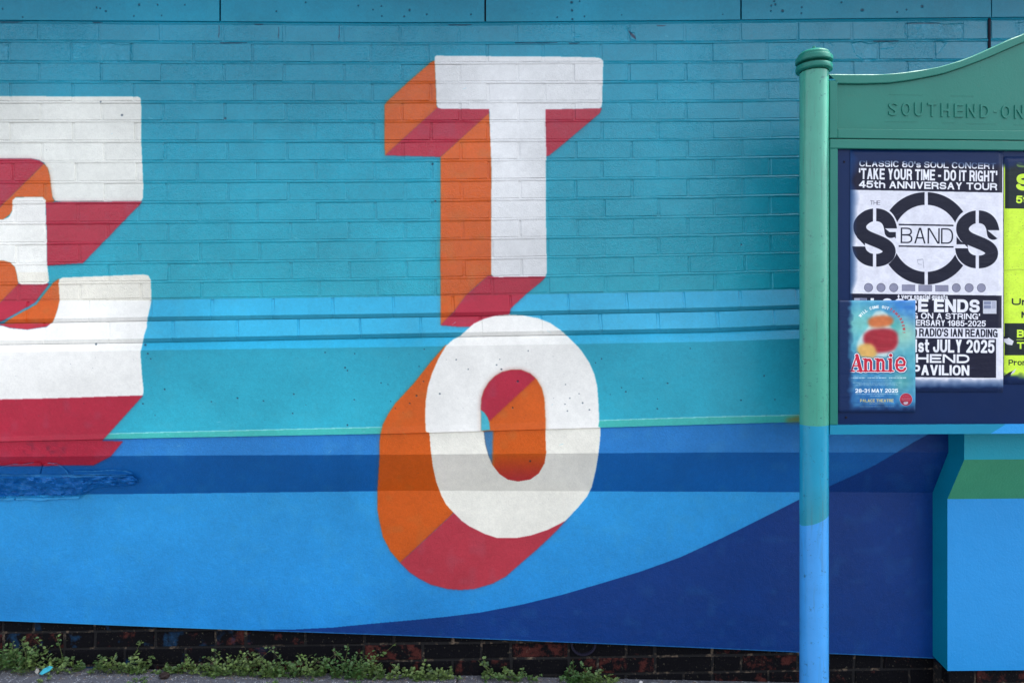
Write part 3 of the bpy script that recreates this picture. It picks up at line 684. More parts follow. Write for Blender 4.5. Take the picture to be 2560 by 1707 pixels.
# pier at the right
DP = -.092
def pier_front(name, va, vb, ya, yb, ua, ub, mat):
    x0, z0 = U(ua, va, ya); x1, z1 = U(ub, vb, yb)
    # front from left edge to far right, left return to the wall
    v = [(x0, ya, z0), (x1, yb, z1), (4.2, yb, z1), (4.2, ya, z0)]
    return mesh(name, v, [(0, 1, 2, 3)], mat, wall)
ya_, yb_ = -.102 + DP, -.004 + DP
xA, zA0 = U(2401, 1030, ya_); _, zA1 = U(2400, 1148.7, ya_); xC, zC0 = U(2378, 1247, yb_); _, zC1 = U(2369, 1676, yb_)
xA = xC = (xA + xC) / 2; _, zC1r = U(2560, 1681, yb_)
def quad(name, v, mat): return mesh(name, v, [tuple(range(len(v)))], mat, wall)
zTop = ROWS[10][1][70] + .03
def tess(name, corners, mat, n=6): return quad(name, corners, mat)
XR = 4.2
tess('pier_fascia', [(xA, ya_, zA1), (XR, ya_, zA1), (XR, ya_, zTop), (xA, ya_, zTop)], M_PIER_A)
tess('pier_soffit', [(xA, yb_, zC0), (XR, yb_, zC0), (XR, ya_, zA1), (xA, ya_, zA1)], M_PIER_B)
tess('pier_dado', [(xC, yb_, zC1), (XR, yb_, zC1 - .02), (XR, yb_, zC0), (xC, yb_, zC0)], M_PIER_C)
tess('pier_panel', [(xA, -.106 + DP, zTop), (XR, -.106 + DP, zTop), (XR, -.106 + DP, zTop + .30), (xA, -.106 + DP, zTop + .30)], M_PIER_A)
tess('pier_cap', [(xA, -.106 + DP, zTop + .30), (XR, -.106 + DP, zTop + .30), (XR, 0, zTop + .38), (xA, 0, zTop + .38)], M_PIER_A)
# side return: follows the profile
quad('pier_return', [(xA, .0, zC1 + .02), (xA, yb_, zC1), (xA, yb_, zC0), (xA, ya_, zA1), (xA, ya_, zTop), (xA, -.106 + DP, zTop), (xA, -.106 + DP, zTop + .30), (xA, 0, zTop + .38)], M_PIER_S)
quad('pier_underside', [(xA, 0, zC1 + .004), (XR, 0, zC1 - .016), (XR, yb_, zC1 - .02), (xA, yb_, zC1)], M_BLACK)

# plinth of old red bricks
VL = [1520, 1563, 1605, 1646.5, 1689, 1731, 1773]
def pl_line(v, y):
    return lambda u: U(u, v + (u - 1280) * .0006, y)[1]
mb = MB(); mb.add(*box_data(-3.1, 3.2, .022, .05, -.3, .35)); mb.build('plinth_mortar', M_MORT, wall)
def redbrick(x0, x1, z0, z1, y):
    v, f = box_data(x0, x1, y, y + .04, z0, z1, .003)
    v = [(a + random.uniform(-.0018, .0018), b + random.uniform(-.0015, .0015), c + random.uniform(-.0015, .0015)) for a, b, c in v]
    mesh('plinth_brick', v, f, M_RED, wall)
HOLE = U(1458, 1606, .018)
for r in range(6):
    zt = U(1280, VL[r], .018)[1]; zb = U(1280, VL[r + 1], .018)[1]
    x = -2.25 - (.11 if r % 2 else 0); k = r
    while x < 2.6:
        Lb = .215 if (k % 3 != 2) else .103
        if gz(x) < zt + .02 and not (r in (1,) and x < HOLE[0] < x + Lb):
            redbrick(x + .001, x + Lb, zb + .0045, zt - .0045, .017 + random.uniform(-.001, .002))
        elif r == 1 and x < HOLE[0] < x + Lb:
            redbrick(x + .001, HOLE[0] - .062, zb + .0045, zt - .0045, .017); redbrick(HOLE[0] + .058, max(x + Lb, HOLE[0] + .10), zb + .0045, zt - .0045, .017)
            x = max(x + Lb, HOLE[0] + .10) - Lb
        x += Lb + .0095; k += 1
# old pipe stub in the hole
mb = MB(); hx, hz = HOLE; N = 24
for i in range(N):
    a = 2 * math.pi * i / N
    for (rr, yy) in ((.050, .020), (.050, .006), (.043, .006), (.040, .03)): mb.v.append((hx + rr * math.cos(a), yy, hz + rr * .92 * math.sin(a)))
for i in range(N):
    j = (i + 1) % N
    for k in range(3): mb.f.append((i * 4 + k, j * 4 + k, j * 4 + k + 1, i * 4 + k + 1))
mb.f.append(tuple(i * 4 + 3 for i in range(N)))
mb.build('drain_stub', M_BLACK, wall)
# pier plinth bricks
for r in range(1, 6):
    zt = U(1280, VL[r], DP + .01)[1]; zb = U(1280, VL[r + 1], DP + .01)[1]; x = xA + .012 - (.06 if r % 2 else 0); k = r
    x = max(x, xA + .01)
    while x < 2.9:
        Lb = .215 if (k + r) % 2 else .103
        redbrick(x, x + Lb, zb + .0045, zt - .0045, DP + .010); x += Lb + .0095; k += 1
box('pier_core', xA + .015, 4.2, DP + .016, .02, -.3, zC1 + .03, M_MORT, wall)

# ------------------------------------------------------------------ notice board
yB = -.345
bd = thing('notice_board', 'sea green painted metal notice board on round posts with arched head reading SOUTHEND-ON-SEA', 'notice board', (U(2740, 1000, yB)[0], yB, gz(1.9)))
XC = U(2740, 500, yB)[0]
def mir(x): return 2 * XC - x
pc = U(2035, 900, yB)[0]; PR = .0470
def lathe(name, prof, cx, cy, mat, parent, N=40):
    mb = MB()
    q = [prof[0]]
    for k in range(1, len(prof) - 1):
        a0 = math.atan2(prof[k][1] - prof[k - 1][1], prof[k][0] - prof[k - 1][0]); a1 = math.atan2(prof[k + 1][1] - prof[k][1], prof[k + 1][0] - prof[k][0])
        q.append(prof[k]);
        if abs(a1 - a0) > .5: q.append(prof[k])
    prof = q + [prof[-1]]
    for (r, z) in prof:
        for i in range(N): a = 2 * math.pi * i / N; mb.v.append((cx + r * math.cos(a), cy + r * math.sin(a), z))
    for k in range(len(prof) - 1):
        if prof[k] == prof[k + 1]: continue
        for i in range(N): j = (i + 1) % N; mb.f.append((k * N + i, k * N + j, (k + 1) * N + j, (k + 1) * N + i))
    mb.f.append(tuple(range((len(prof) - 1) * N, len(prof) * N)))
    o = mb.build(name, mat, parent, True)
    for p in o.data.polygons: p.use_smooth = True
    return o
zc = lambda v: U(2035, v, yB)[1]
def postmat():
    t = NT('post_gloss'); g = t.n('NewGeometry'); P = g.outputs['Position']; sp = t.n('SeparateXYZ'); t.l(P, sp.inputs[0])
    z = t.math('ADD', sp.outputs[2], t.math('MULTIPLY', t.math('SUBTRACT', t.noise(P, 30, 2), .5), .004))
    xs = t.math('MULTIPLY', t.math('SUBTRACT', sp.outputs[0], pc), .45)
    zd = t.math('SUBTRACT', z, xs)
    st = lambda zz, v: t.math('LESS_THAN', zz, zc(v))
    c = t.mix(st(z, 1061), srgb(71, 158, 137), srgb(30, 146, 182))
    c = t.mix(t.math('MULTIPLY', t.ramp(zd, zc(1190), zc(1290)), .7), c, srgb(44, 140, 156))
    c = t.mix(st(zd, 1296), c, srgb(62, 152, 224))
    n = t.noise(P, 16, 5); hs = t.n('HueSaturation'); t.l(c, hs.inputs['Color']); t.l(t.math('ADD', t.math('MULTIPLY', n, .24), .88), hs.inputs['Value'])
    chips = t.ramp(t.noise(P, 48, 7, .8), .60, .63); cc = t.mix(t.math('MULTIPLY', chips, .6), hs.outputs[0], srgb(34, 78, 96))
    mq = t.n('Mapping'); mq.inputs['Scale'].default_value = (70, 70, 5); t.l(P, mq.inputs[0]); run = t.ramp(t.noise(mq.outputs[0], 1, 4, .6), .56, .70); cc = t.mix(t.math('MULTIPLY', run, .30), cc, srgb(70, 100, 96))
    t.l(cc, t.b.inputs['Base Color'])
    mp = t.n('Mapping', vector_type='POINT'); mp.inputs['Scale'].default_value = (60, 60, 3); t.l(P, mp.inputs[0])
    b = t.n('Bump', i_Distance=.0012, i_Strength=.7); t.l(t.math('ADD', t.noise(mp.outputs[0], 1, 3, .5), t.math('MULTIPLY', t.noise(P, 90, 4, .7), .45)), b.inputs['Height']); t.l(b.outputs[0], t.b.inputs['Normal'])
    t.b.inputs['Roughness'].default_value = .16
    return t.m
M_POST = postmat()
for cx in (pc, mir(pc)):
    post = lathe('post', [(PR, -.35), (PR, zc(184)), (PR * .9, zc(180))], cx, yB, M_POST, bd)
    cap = lathe('post_cap', [(PR * 1.0, zc(181)), (.0585, zc(179)), (.0595, zc(177)), (.0595, zc(169)), (.0585, zc(167)), (PR * .85, zc(166.8)), (PR * .85, zc(160)), (.0575, zc(159.3)), (.0605, zc(157)), (.0605, zc(149)), (.059, zc(146)), (.0525, zc(144)), (.0515, zc(138)), (.047, zc(134)), (.036, zc(130)), (.02, zc(127)), (.006, zc(126)), (.0055, zc(118)), (.003, zc(116.5))], cx, yB, M_GREEN, bd)
yF = yB - .022; yK = yB + .028   # frame front and back
def X_(u): return U(u, 700, yF)[0]
def Z_(v): return U(2300, v, yF)[1]
r3 = lambda L: [(1560 + x / 2.351, y / 2.351) for x, y in L]
oc = r3([(1208, 436), (1350, 437), (1500, 437), (1620, 430), (1750, 412), (1870, 389), (1990, 353), (2060, 326), (2140, 290), (2200, 262), (2270, 231), (2351, 200)]) + [(2600, 66), (2650, 49), (2700, 41), (2740, 39)]
ic = r3([(1258, 490), (1400, 492), (1560, 487), (1700, 468), (1870, 435), (2000, 392), (2150, 335), (2250, 290), (2351, 247)]) + [(2600, 86), (2650, 69), (2700, 61), (2740, 59)]
def dens(L, n):
    L = np.array(L); s = np.r_[0, np.cumsum(np.hypot(*np.diff(L, axis=0).T))]; t = np.linspace(0, s[-1], n)
    return [(float(np.interp(q, s, L[:, 0])), float(np.interp(q, s, L[:, 1]))) for q in t]
O_ = [U(u, v, yF) for u, v in dens(oc, 26)]; I_ = [U(u, v, yF) for u, v in dens(ic, 26)]
O_ += [(mir(x), z) for x, z in O_[::-1][1:]]; I_ += [(mir(x), z) for x, z in I_[::-1][1:]]
# arched top rail, slightly rounded, uneven top edge
mb = MB(); n = len(O_)
for (x, z), (a, b) in zip(O_, I_):
    e = random.uniform(-.0006, .0008)
    for q in ((a, yK, b), (a, yF + .002, b), (a, yF, b + .002), (x, yF, z - .003), (x, yF + .003, z + e), (x, yF + .012, z + e + .002), (x, yK, z + e + .001)): mb.v.append(q)
for i in range(n - 1):
    for j in range(6): a = i * 7 + j; mb.f.append((a, a + 7, a + 8, a + 1)[::-1])
mb.build('arched_rail', M_GREEN, bd)
xL, xLi = X_(2074), X_(2094.5); xR, xRi = mir(xL), mir(xLi)
z348, z324, z351, z373, z1061, z1084 = Z_(348), Z_(324), Z_(350.5), Z_(373.5), Z_(1061), Z_(1084.5)
box('header_stile', xL, xLi, yF, yK, z348, O_[0][1] - .0215, M_GREEN, bd, .0018); box('header_stile', xRi, xR, yF, yK, z348, O_[0][1] - .0215, M_GREEN, bd, .0018)
box('frame_rail', xLi + .0005, xRi - .0005, yF + .001, yK, z348, z324, M_GREEN, bd, .002)
box('frame_rail', xL, xR, yF - .002, yK, z373, z351, M_GREEN, bd, .002)
box('frame_stile', xL, xLi, yF - .002, yK, z1061 + .0005, z373 - .0005, M_GREEN, bd, .002); box('frame_stile', xRi, xR, yF - .002, yK, z1061 + .0005, z373 - .0005, M_GREEN, bd, .002)
xs1, xs2 = X_(2475), X_(2512)
zR0, zR1 = z1084, z1061
prism('bottom_rail', [(xL, zR0), (xs1, zR0), (xs2, zR1), (xL, zR1)], yF - .003, yK, M_FRAMEB, bd, 0)
prism('bottom_rail', [(xs1 + .0003, zR0), (xR, zR0), (xR, zR1), (xs2 + .0003, zR1)], yF - .003, yK, M_PIER_C, bd, 0)
# header panel
hp = [(a, b - .001) for a, b in I_]; pts = [(hp[0][0], z324 - .004)] + [(hp[-1][0], z324 - .004)] + hp[::-1]
prism('header_panel', pts, yF + .010, yK - .004, M_GREEN, bd)
box('backing_board', xLi - .004, xRi + .004, yF + .010, yK - .002, z1061 - .004, z373 + .004, M_NAVYB, bd)
box('rail_groove', xL + .003, xR - .003, yF + .006, yK - .004, z351 - .001, z348 + .001, M_BLACK, bd)
# brackets between post and frame
for v in (300, 700, 1000):
    for s in (0, 1):
        x0 = pc + PR - .004; x1 = xL + .004
        if s: x0, x1 = mir(x1), mir(x0)
        box('bracket', x0, x1, yB - .012, yB + .014, zc(v + 14), zc(v), M_GREEN, bd, .001)
box('fixing_screw', X_(2119) - .0035, X_(2119) + .0035, yF + .0070, yF + .011, Z_(1043) - .0035, Z_(1043) + .0035, M_BLACK, bd, .001)
box('fixing_screw', X_(2114) - .003, X_(2114) + .003, yF + .0075, yF + .011, Z_(405) - .003, Z_(405) + .003, M_BLACK, bd, .001)
for (a, b, v) in [(2226, 2310, 236), (2217, 2300, 303.5), (2360, 2395, 305), (2420, 2500, 306.5), (2540, 2600, 308), (2380, 2440, 237)]:
    box('scored_line', X_(a), X_(b), yF + .0094, yF + .011, Z_(v), Z_(v) + .0008, M_GREEN, bd)

# raised letters
def text_mesh(s, bold=0.0, ext=0.0, bev=0.0):
    cu = bpy.data.curves.new('t', 'FONT'); cu.body = s; cu.size = 1; cu.offset = bold; cu.extrude = ext; cu.bevel_depth = bev; cu.resolution_u = 4
    o = bpy.data.objects.new('t', cu); col.objects.link(o)
    dg = bpy.context.evaluated_depsgraph_get(); me = bpy.data.meshes.new_from_object(o.evaluated_get(dg))
    bpy.data.objects.remove(o); bpy.data.curves.remove(cu); return me
for ch, u in zip('SOUTHEND-ON-SEA', [2225, 2258, 2290, 2323, 2356.5, 2390, 2421, 2455, 2489, 2508, 2541, 2574, 2593, 2626, 2659]):
    v0_ = 254 + (u - 2225) * .013
    if ch == '-':
        box('letter', X_(u), X_(u + 8), yF + .0078, yF + .0105, Z_(v0_ + 20), Z_(v0_ + 16), M_GREEN, bd, .001); continue
    me = text_mesh(ch, .012, .004, 0)
    co = np.array([v.co[:] for v in me.vertices]); mn, mx = co.min(0), co.max(0)
    wpx = 22; x0, x1 = X_(u), X_(u + wpx); za_, zb2 = Z_(v0_), Z_(v0_ + 34)
    nv_ = [(x0 + (c[0] - mn[0]) / (mx[0] - mn[0]) * (x1 - x0), (yF + .0066) + (mx[2] - c[2]) / (mx[2] - mn[2]) * .004, zb2 + (c[1] - mn[1]) / (mx[1] - mn[1]) * (za_ - zb2)) for c in co]
    fs = [tuple(p.vertices) for p in me.polygons]; o = mesh('letter', nv_, fs, M_GREEN); child(o, bd)

# ------------------------------------------------------------------ posters (flat print, rasterised here)
PS = 3.0
def tris_mask(shape, s, x0, x1, y0, y1, bold=0.0, ang=None, org=None):
    """mask of text s fitted to the pixel box"""
    me = text_mesh(s, bold); me.calc_loop_triangles()
    co = np.array([v.co[:2] for v in me.vertices], float); tr = np.array([t.vertices[:] for t in me.loop_triangles])
    m = np.zeros(shape, np.float32)
    if len(tr) == 0: return m
    mn, mx = co.min(0), co.max(0); X = x0 + (co[:, 0] - mn[0]) / (mx[0] - mn[0]) * (x1 - x0); Y = y1 - (co[:, 1] - mn[1]) / (mx[1] - mn[1]) * (y1 - y0)
    if ang is not None:
        cx, cy = org; dx, dy = X - cx, Y - cy; X = cx + dx * math.cos(ang) - dy * math.sin(ang); Y = cy + dx * math.sin(ang) + dy * math.cos(ang)
    X = X * 2; Y = Y * 2; H2, W2 = shape[0] * 2, shape[1] * 2
    bx0, by0 = max(0, int(X.min()) - 2), max(0, int(Y.min()) - 2); bx0 -= bx0 % 2; by0 -= by0 % 2
    bw = min(W2, int(X.max()) + 4) - bx0; bh = min(H2, int(Y.max()) + 4) - by0
    if bw <= 2 or bh <= 2: return m
    bw -= bw % 2; bh -= bh % 2
    M = np.zeros((bh, bw), bool); X -= bx0; Y -= by0
    for a, b, c in tr:
        ax, ay, bx, by, cx_, cy_ = X[a], Y[a], X[b], Y[b], X[c], Y[c]
        i0, i1 = max(0, int(min(ax, bx, cx_))), min(bw, int(max(ax, bx, cx_)) + 2); j0, j1 = max(0, int(min(ay, by, cy_))), min(bh, int(max(ay, by, cy_)) + 2)
        if i0 >= i1 or j0 >= j1: continue
        yy, xx = np.mgrid[j0:j1, i0:i1]; xx = xx + .5; yy = yy + .5
        d1 = (bx - ax) * (yy - ay) - (by - ay) * (xx - ax); d2 = (cx_ - bx) * (yy - by) - (cy_ - by) * (xx - bx); d3 = (ax - cx_) * (yy - cy_) - (ay - cy_) * (xx - cx_)
        M[j0:j1, i0:i1] |= ((d1 >= 0) & (d2 >= 0) & (d3 >= 0)) | ((d1 <= 0) & (d2 <= 0) & (d3 <= 0))
    S_ = M.reshape(bh // 2, 2, bw // 2, 2).mean((1, 3)).astype(np.float32)
    m[by0 // 2:by0 // 2 + bh // 2, bx0 // 2:bx0 // 2 + bw // 2] = S_
    return m
def arc_(cx, cy, rx, ry, a0, a1, n=14, p=2.4):
    o = []
    for i in range(n + 1):
        a = math.radians(a0 + (a1 - a0) * i / n); c, d = math.cos(a), math.sin(a)
        o.append((cx + rx * math.copysign(abs(c) ** (2 / p), c), cy - ry * math.copysign(abs(d) ** (2 / p), d)))
    return o
E_ = .6
SG = {   # stroke capitals: width, lines on a 0..1 centre-line box; ends past the box are cut square
 'A': (1.0, [[(-.12, 1 + E_ * .9), (.5, -.12)], [(1.12, 1 + E_ * .9), (.5, -.12)], [(.2, .66), (.8, .66)]]),
 'B': (.92, [[(0, -E_), (0, 1 + E_)], [(0, 0), (.5, 0)] + arc_(.5, .23, .45, .23, 90, -90) + [(0, .47)], [(0, .47), (.5, .47)] + arc_(.5, .735, .5, .265, 90, -90) + [(0, 1)]]),
 'C': (.94, [arc_(.5, .5, .5, .5, 38, 322, 26)]), 'D': (.96, [[(0, -E_), (0, 1 + E_)], [(0, 0), (.45, 0)] + arc_(.45, .5, .55, .5, 90, -90, 20) + [(0, 1)]]),
 'E': (.84, [[(0, -E_), (0, 1 + E_)], [(0, 0), (1 + E_, 0)], [(0, .49), (.93, .49)], [(0, 1), (1 + E_, 1)]]), 'F': (.8, [[(0, -E_), (0, 1 + E_)], [(0, 0), (1 + E_, 0)], [(0, .5), (.9, .5)]]),
 'G': (.98, [arc_(.5, .5, .5, .5, 42, 270, 22) + [(.78, .97), (1, .85), (1, .56)], [(.6, .58), (1 + E_, .58)], [(1, .58), (1, 1 + E_)]]),
 'H': (.94, [[(0, -E_), (0, 1 + E_)], [(1, -E_), (1, 1 + E_)], [(0, .5), (1, .5)]]), 'I': (.0, [[(.5, -E_), (.5, 1 + E_)]]),
 'J': (.78, [[(1, -E_), (1, .7)] + arc_(.5, .68, .5, .32, 0, -180, 14)]), 'K': (.96, [[(0, -E_), (0, 1 + E_)], [(1.08, -.4), (.0, .68)], [(.38, .36), (1.1, 1.35)]]),
 'L': (.8, [[(0, -E_), (0, 1 + E_)], [(0, 1), (1 + E_, 1)]]), 'M': (1.12, [[(0, 1 + E_), (0, -.1), (.5, .92), (1, -.1), (1, 1 + E_)]]), 'N': (.96, [[(0, 1 + E_), (0, -.12), (1, 1.12), (1, -E_)]]),
 'O': (1.0, [arc_(.5, .5, .5, .5, 0, 360, 32)]), 'P': (.88, [[(0, -E_), (0, 1 + E_)], [(0, 0), (.5, 0)] + arc_(.5, .29, .5, .29, 90, -90) + [(0, .58)]]),
 'R': (.94, [[(0, -E_), (0, 1 + E_)], [(0, 0), (.5, 0)] + arc_(.5, .26, .47, .26, 90, -90) + [(0, .52)], [(.5, .52), (.9, .66), (.98, 1.05), (1.0, 1 + E_)]]),
 'S': (.88, [arc_(.5, .25, .46, .25, 10, 270, 18)[:-1] + [(.5, .5)] + arc_(.5, .75, .5, .25, 90, -170, 18)]), 'T': (.9, [[(-E_, 0), (1 + E_, 0)], [(.5, 0), (.5, 1 + E_)]]),
 'U': (.94, [[(0, -E_), (0, .6)] + arc_(.5, .6, .5, .4, 180, 360, 16) + [(1, -E_)]]), 'V': (.98, [[(-.12, -.5), (.5, 1.12), (1.12, -.5)]]), 'W': (1.35, [[(-.06, -.5), (.25, 1.1), (.5, .0), (.75, 1.1), (1.06, -.5)]]), 'Y': (.96, [[(-.1, -.5), (.5, .55), (1.1, -.5)], [(.5, .5), (.5, 1 + E_)]]),
 '0': (.82, [arc_(.5, .5, .5, .5, 0, 360, 30)]), '1': (.5, [[(.8, -E_), (.8, 1 + E_)], [(.75, .08), (.3, .28), (-.3, .32)]]), '2': (.82, [arc_(.5, .28, .48, .28, 165, -30, 14) + [(.0, 1)], [(-.05, 1), (1 + E_, 1)]]),
 '3': (.82, [arc_(.5, .25, .46, .25, 160, -90, 16), arc_(.5, .74, .5, .26, 90, -165, 16)]), '4': (.86, [[(.75, -E_), (.75, 1 + E_)], [(.7, -.05), (0, .72), (1 + E_, .72)]]),
 '5': (.82, [[(1 + E_, 0), (.12, 0), (.02, .48)], [(.02, .46)] + arc_(.48, .68, .52, .32, 120, -160, 16)]), '8': (.84, [arc_(.5, .24, .44, .24, 0, 360, 24), arc_(.5, .74, .5, .27, 0, 360, 24)]), '9': (.82, [arc_(.5, .32, .5, .32, 0, 360, 24), [(1, .35)] + arc_(.5, .7, .5, .3, 0, -155, 12)]),
 '-': (.35, [[(-E_, .58), (1 + E_, .58)]]), "'": (.0, [[(.5, -E_), (.5, .28)]]), '.': (.0, [[(.5, .97), (.5, 1 + E_)]]), ')': (.3, [[(0, -.2), (.8, .2), (.8, .8), (0, 1.2)]]), '+': (.6, [[(-.1, .5), (1.1, .5)], [(.5, .1), (.5, .9)]]), '!': (.0, [[(.5, -E_), (.5, .6)], [(.5, .95), (.5, 1.3)]]),
 'a': (.72, [arc_(.45, .5, .45, .2, 150, 0, 8) + [(.92, 1 + E_)], arc_(.45, .8, .45, .2, 0, 360, 16)]), 'c': (.7, [arc_(.5, .65, .5, .35, 40, 320, 18)]), 'e': (.76, [[(0, .64), (1, .64)] + arc_(.5, .65, .5, .35, 0, 315, 20)]),
 'g': (.76, [arc_(.5, .62, .5, .32, 0, 360, 20), [(1, .2), (1, 1.1), (.6, 1.3), (.1, 1.25)]]), 'h': (.76, [[(0, -E_), (0, 1 + E_)], [(0, .55)] + arc_(.5, .56, .5, .26, 150, 0, 8) + [(1, 1 + E_)]]), 'i': (.0, [[(.5, .3), (.5, 1 + E_)], [(.5, -.05), (.5, .05)]]), 'l': (.0, [[(.5, -E_), (.5, 1 + E_)]]),
 'n': (.76, [[(0, .25), (0, 1 + E_)], [(0, .55)] + arc_(.5, .56, .5, .26, 150, 0, 8) + [(1, 1 + E_)]]), 'm': (1.15, [[(0, .25), (0, 1 + E_)], arc_(.25, .55, .25, .25, 180, 0, 8) + [(.5, 1 + E_)], arc_(.75, .55, .25, .25, 180, 0, 8) + [(1, 1 + E_)]]), 'o': (.8, [arc_(.5, .65, .5, .35, 0, 360, 22)]),
 'p': (.78, [[(0, .25), (0, 1.5)], arc_(.5, .65, .5, .34, 0, 360, 20)]), 'r': (.5, [[(0, .25), (0, 1 + E_)], [(0, .6), (.3, .35), (1.2, .32)]]), 's': (.68, [arc_(.5, .48, .46, .18, 20, 270, 12)[:-1] + [(.5, .65)] + arc_(.5, .83, .5, .18, 90, -160, 12)]), 't': (.45, [[(.35, -.05), (.35, .85), (.7, 1), (1.2, 1)], [(-.2, .3), (1.2, .3)]]),
 'u': (.76, [[(0, .25), (0, .7)] + arc_(.5, .7, .5, .3, 180, 330, 10), [(1, .25), (1, 1 + E_)]]), 'v': (.76, [[(-.05, .2), (.5, 1.1), (1.05, .2)]]), 'y': (.76, [[(-.05, .2), (.5, 1.0)], [(1.05, .2), (.4, 1.4)]]),
}
def stroke_mask(shape, s, x0, x1, y0, y1, th=.22, sp=.10, ang=None, org=None):
    """heavy grotesque lettering fitted to the box; th = stroke as a share of the height"""
    hgt = y1 - y0; adv = []; tot = 0
    for ch in s:
        wch = .34 if ch == ' ' else SG[ch][0] * .60 + (th if ch not in 'I' else th)
        adv.append(wch); tot += wch + (0 if ch == ' ' else sp)
    tot -= sp; kx = (x1 - x0) / tot; m = np.zeros(shape, np.float32); tx = max(1.0, min(th * hgt, th * kx * 1.15) / 2); ty = th * hgt / 2 * .92
    pad = 3; gx0, gy0 = max(0, int(x0) - 20), max(0, int(y0) - int(hgt * .4) - 20); gx1, gy1 = min(shape[1], int(x1) + 20), min(shape[0], int(y1) + int(hgt * .5) + 20)
    if gx1 <= gx0 or gy1 <= gy0: return m
    PX = np.arange(gx0, gx1)[None, :] + .5 + np.zeros((gy1 - gy0, 1)); PY = np.arange(gy0, gy1)[:, None] + .5 + np.zeros((1, gx1 - gx0))
    if ang: 
        dx, dy = PX - org[0], PY - org[1]; PX = org[0] + dx * math.cos(ang) + dy * math.sin(ang); PY = org[1] - dx * math.sin(ang) + dy * math.cos(ang)
    out = np.zeros(PX.shape, np.float32); cx = x0
    for ch, wch in zip(s, adv):
        if ch == ' ': cx += wch * kx; continue
        gw = wch * kx; c0, c1 = max(0, int(cx - gx0) - 14), min(out.shape[1], int(cx + gw - gx0) + 14)
        X_w, Y_w = PX[:, c0:c1], PY[:, c0:c1]
        if X_w.size == 0: cx += gw + sp * kx; continue
        ix, iy = gw - 2 * tx, hgt - 2 * ty; D = np.full(X_w.shape, 9., np.float64)
        for pl in SG[ch][1]:
            P = [(cx + tx + a * ix, y0 + ty + b * iy) for a, b in pl]
            for (ax, ay), (bx, by) in zip(P[:-1], P[1:]):
                ux, uy, vx, vy = (X_w - ax) / tx, (Y_w - ay) / ty, (bx - ax) / tx, (by - ay) / ty; L2 = vx * vx + vy * vy + 1e-9
                t = np.clip((ux * vx + uy * vy) / L2, 0, 1); D = np.minimum(D, np.hypot(ux - t * vx, uy - t * vy))
        g = np.clip((1 - D) * min(tx, ty) + .5, 0, 1)
        lo = y1 + (hgt * .3 if ch in 'gpy)' else 0)
        g = g * np.clip(X_w - cx + .5, 0, 1) * np.clip(cx + gw - X_w + .5, 0, 1) * np.clip(Y_w - y0 + .5, 0, 1) * np.clip(lo - Y_w + .5, 0, 1)
        out[:, c0:c1] = np.maximum(out[:, c0:c1], g.astype(np.float32)); cx += gw + sp * kx
    m[gy0:gy1, gx0:gx1] = out; return m
class Sheet:
    def __init__(s, u0, u1, v0, v1, c, shear=0.0):
        s.u0, s.v0, s.u1, s.v1, s.sh = u0, v0, u1, v1, shear
        s.W, s.H = int((u1 - u0) * PS), int((v1 - v0) * PS); s.img = np.ones((s.H, s.W, 3), np.float32) * c
        s.uu = (s.u0 + np.arange(s.W) / PS)[None, :]; s.vv = (s.v0 + np.arange(s.H) / PS)[:, None]
    def x(s, u): return (u - s.u0) * PS
    def y(s, v): return (v - s.v0) * PS
    def rect(s, u0, u1, v0, v1, c, a=1):
        k = s.sh; over(s.img, fill((s.H, s.W), [(u0, v0 + (u0 - s.u0) * k), (u1, v0 + (u1 - s.u0) * k), (u1, v1 + (u1 - s.u0) * k), (u0, v1 + (u0 - s.u0) * k)], s.u0, s.v0, PS), c, a)
    def text(s, t, u0, u1, v0, v1, c, bold=.03, a=1, ret=False, sp=.07):
        dv = ((u0 + u1) / 2 - s.u0) * s.sh; x0, x1, y0, y1 = s.x(u0), s.x(u1), s.y(v0 + dv), s.y(v1 + dv)
        th = {.0: .09, -.004: .095}.get(bold, .15 + bold * 1.6)
        m = stroke_mask((s.H, s.W), t, x0, x1, y0, y1, th, sp, math.atan(s.sh) if s.sh else None, ((x0 + x1) / 2, (y0 + y1) / 2))
        if ret: return m
        over(s.img, m, c, a)
    def poly(s, pts, c, a=1, bl=0):
        p = np.array(pts, float); g = bl * 2 + 3
        x0 = max(0, int(s.x(p[:, 0].min())) - g); x1 = min(s.W, int(s.x(p[:, 0].max())) + g + 1); y0 = max(0, int(s.y(p[:, 1].min())) - g); y1 = min(s.H, int(s.y(p[:, 1].max())) + g + 1)
        if x0 < x1 and y0 < y1: over(s.img[y0:y1, x0:x1], blur(fill((y1 - y0, x1 - x0), pts, s.u0 + x0 / PS, s.v0 + y0 / PS, PS), bl), c, a)
    def circ(s, u, v, r, c, a=1): over(s.img, np.clip((r - np.hypot(s.uu - u, s.vv - v)) * PS + .5, 0, 1).astype(np.float32), c, a)
NB = c255(9, 37, 81)
INK = c255(20, 24, 46); PAP = c255(226, 228, 240)
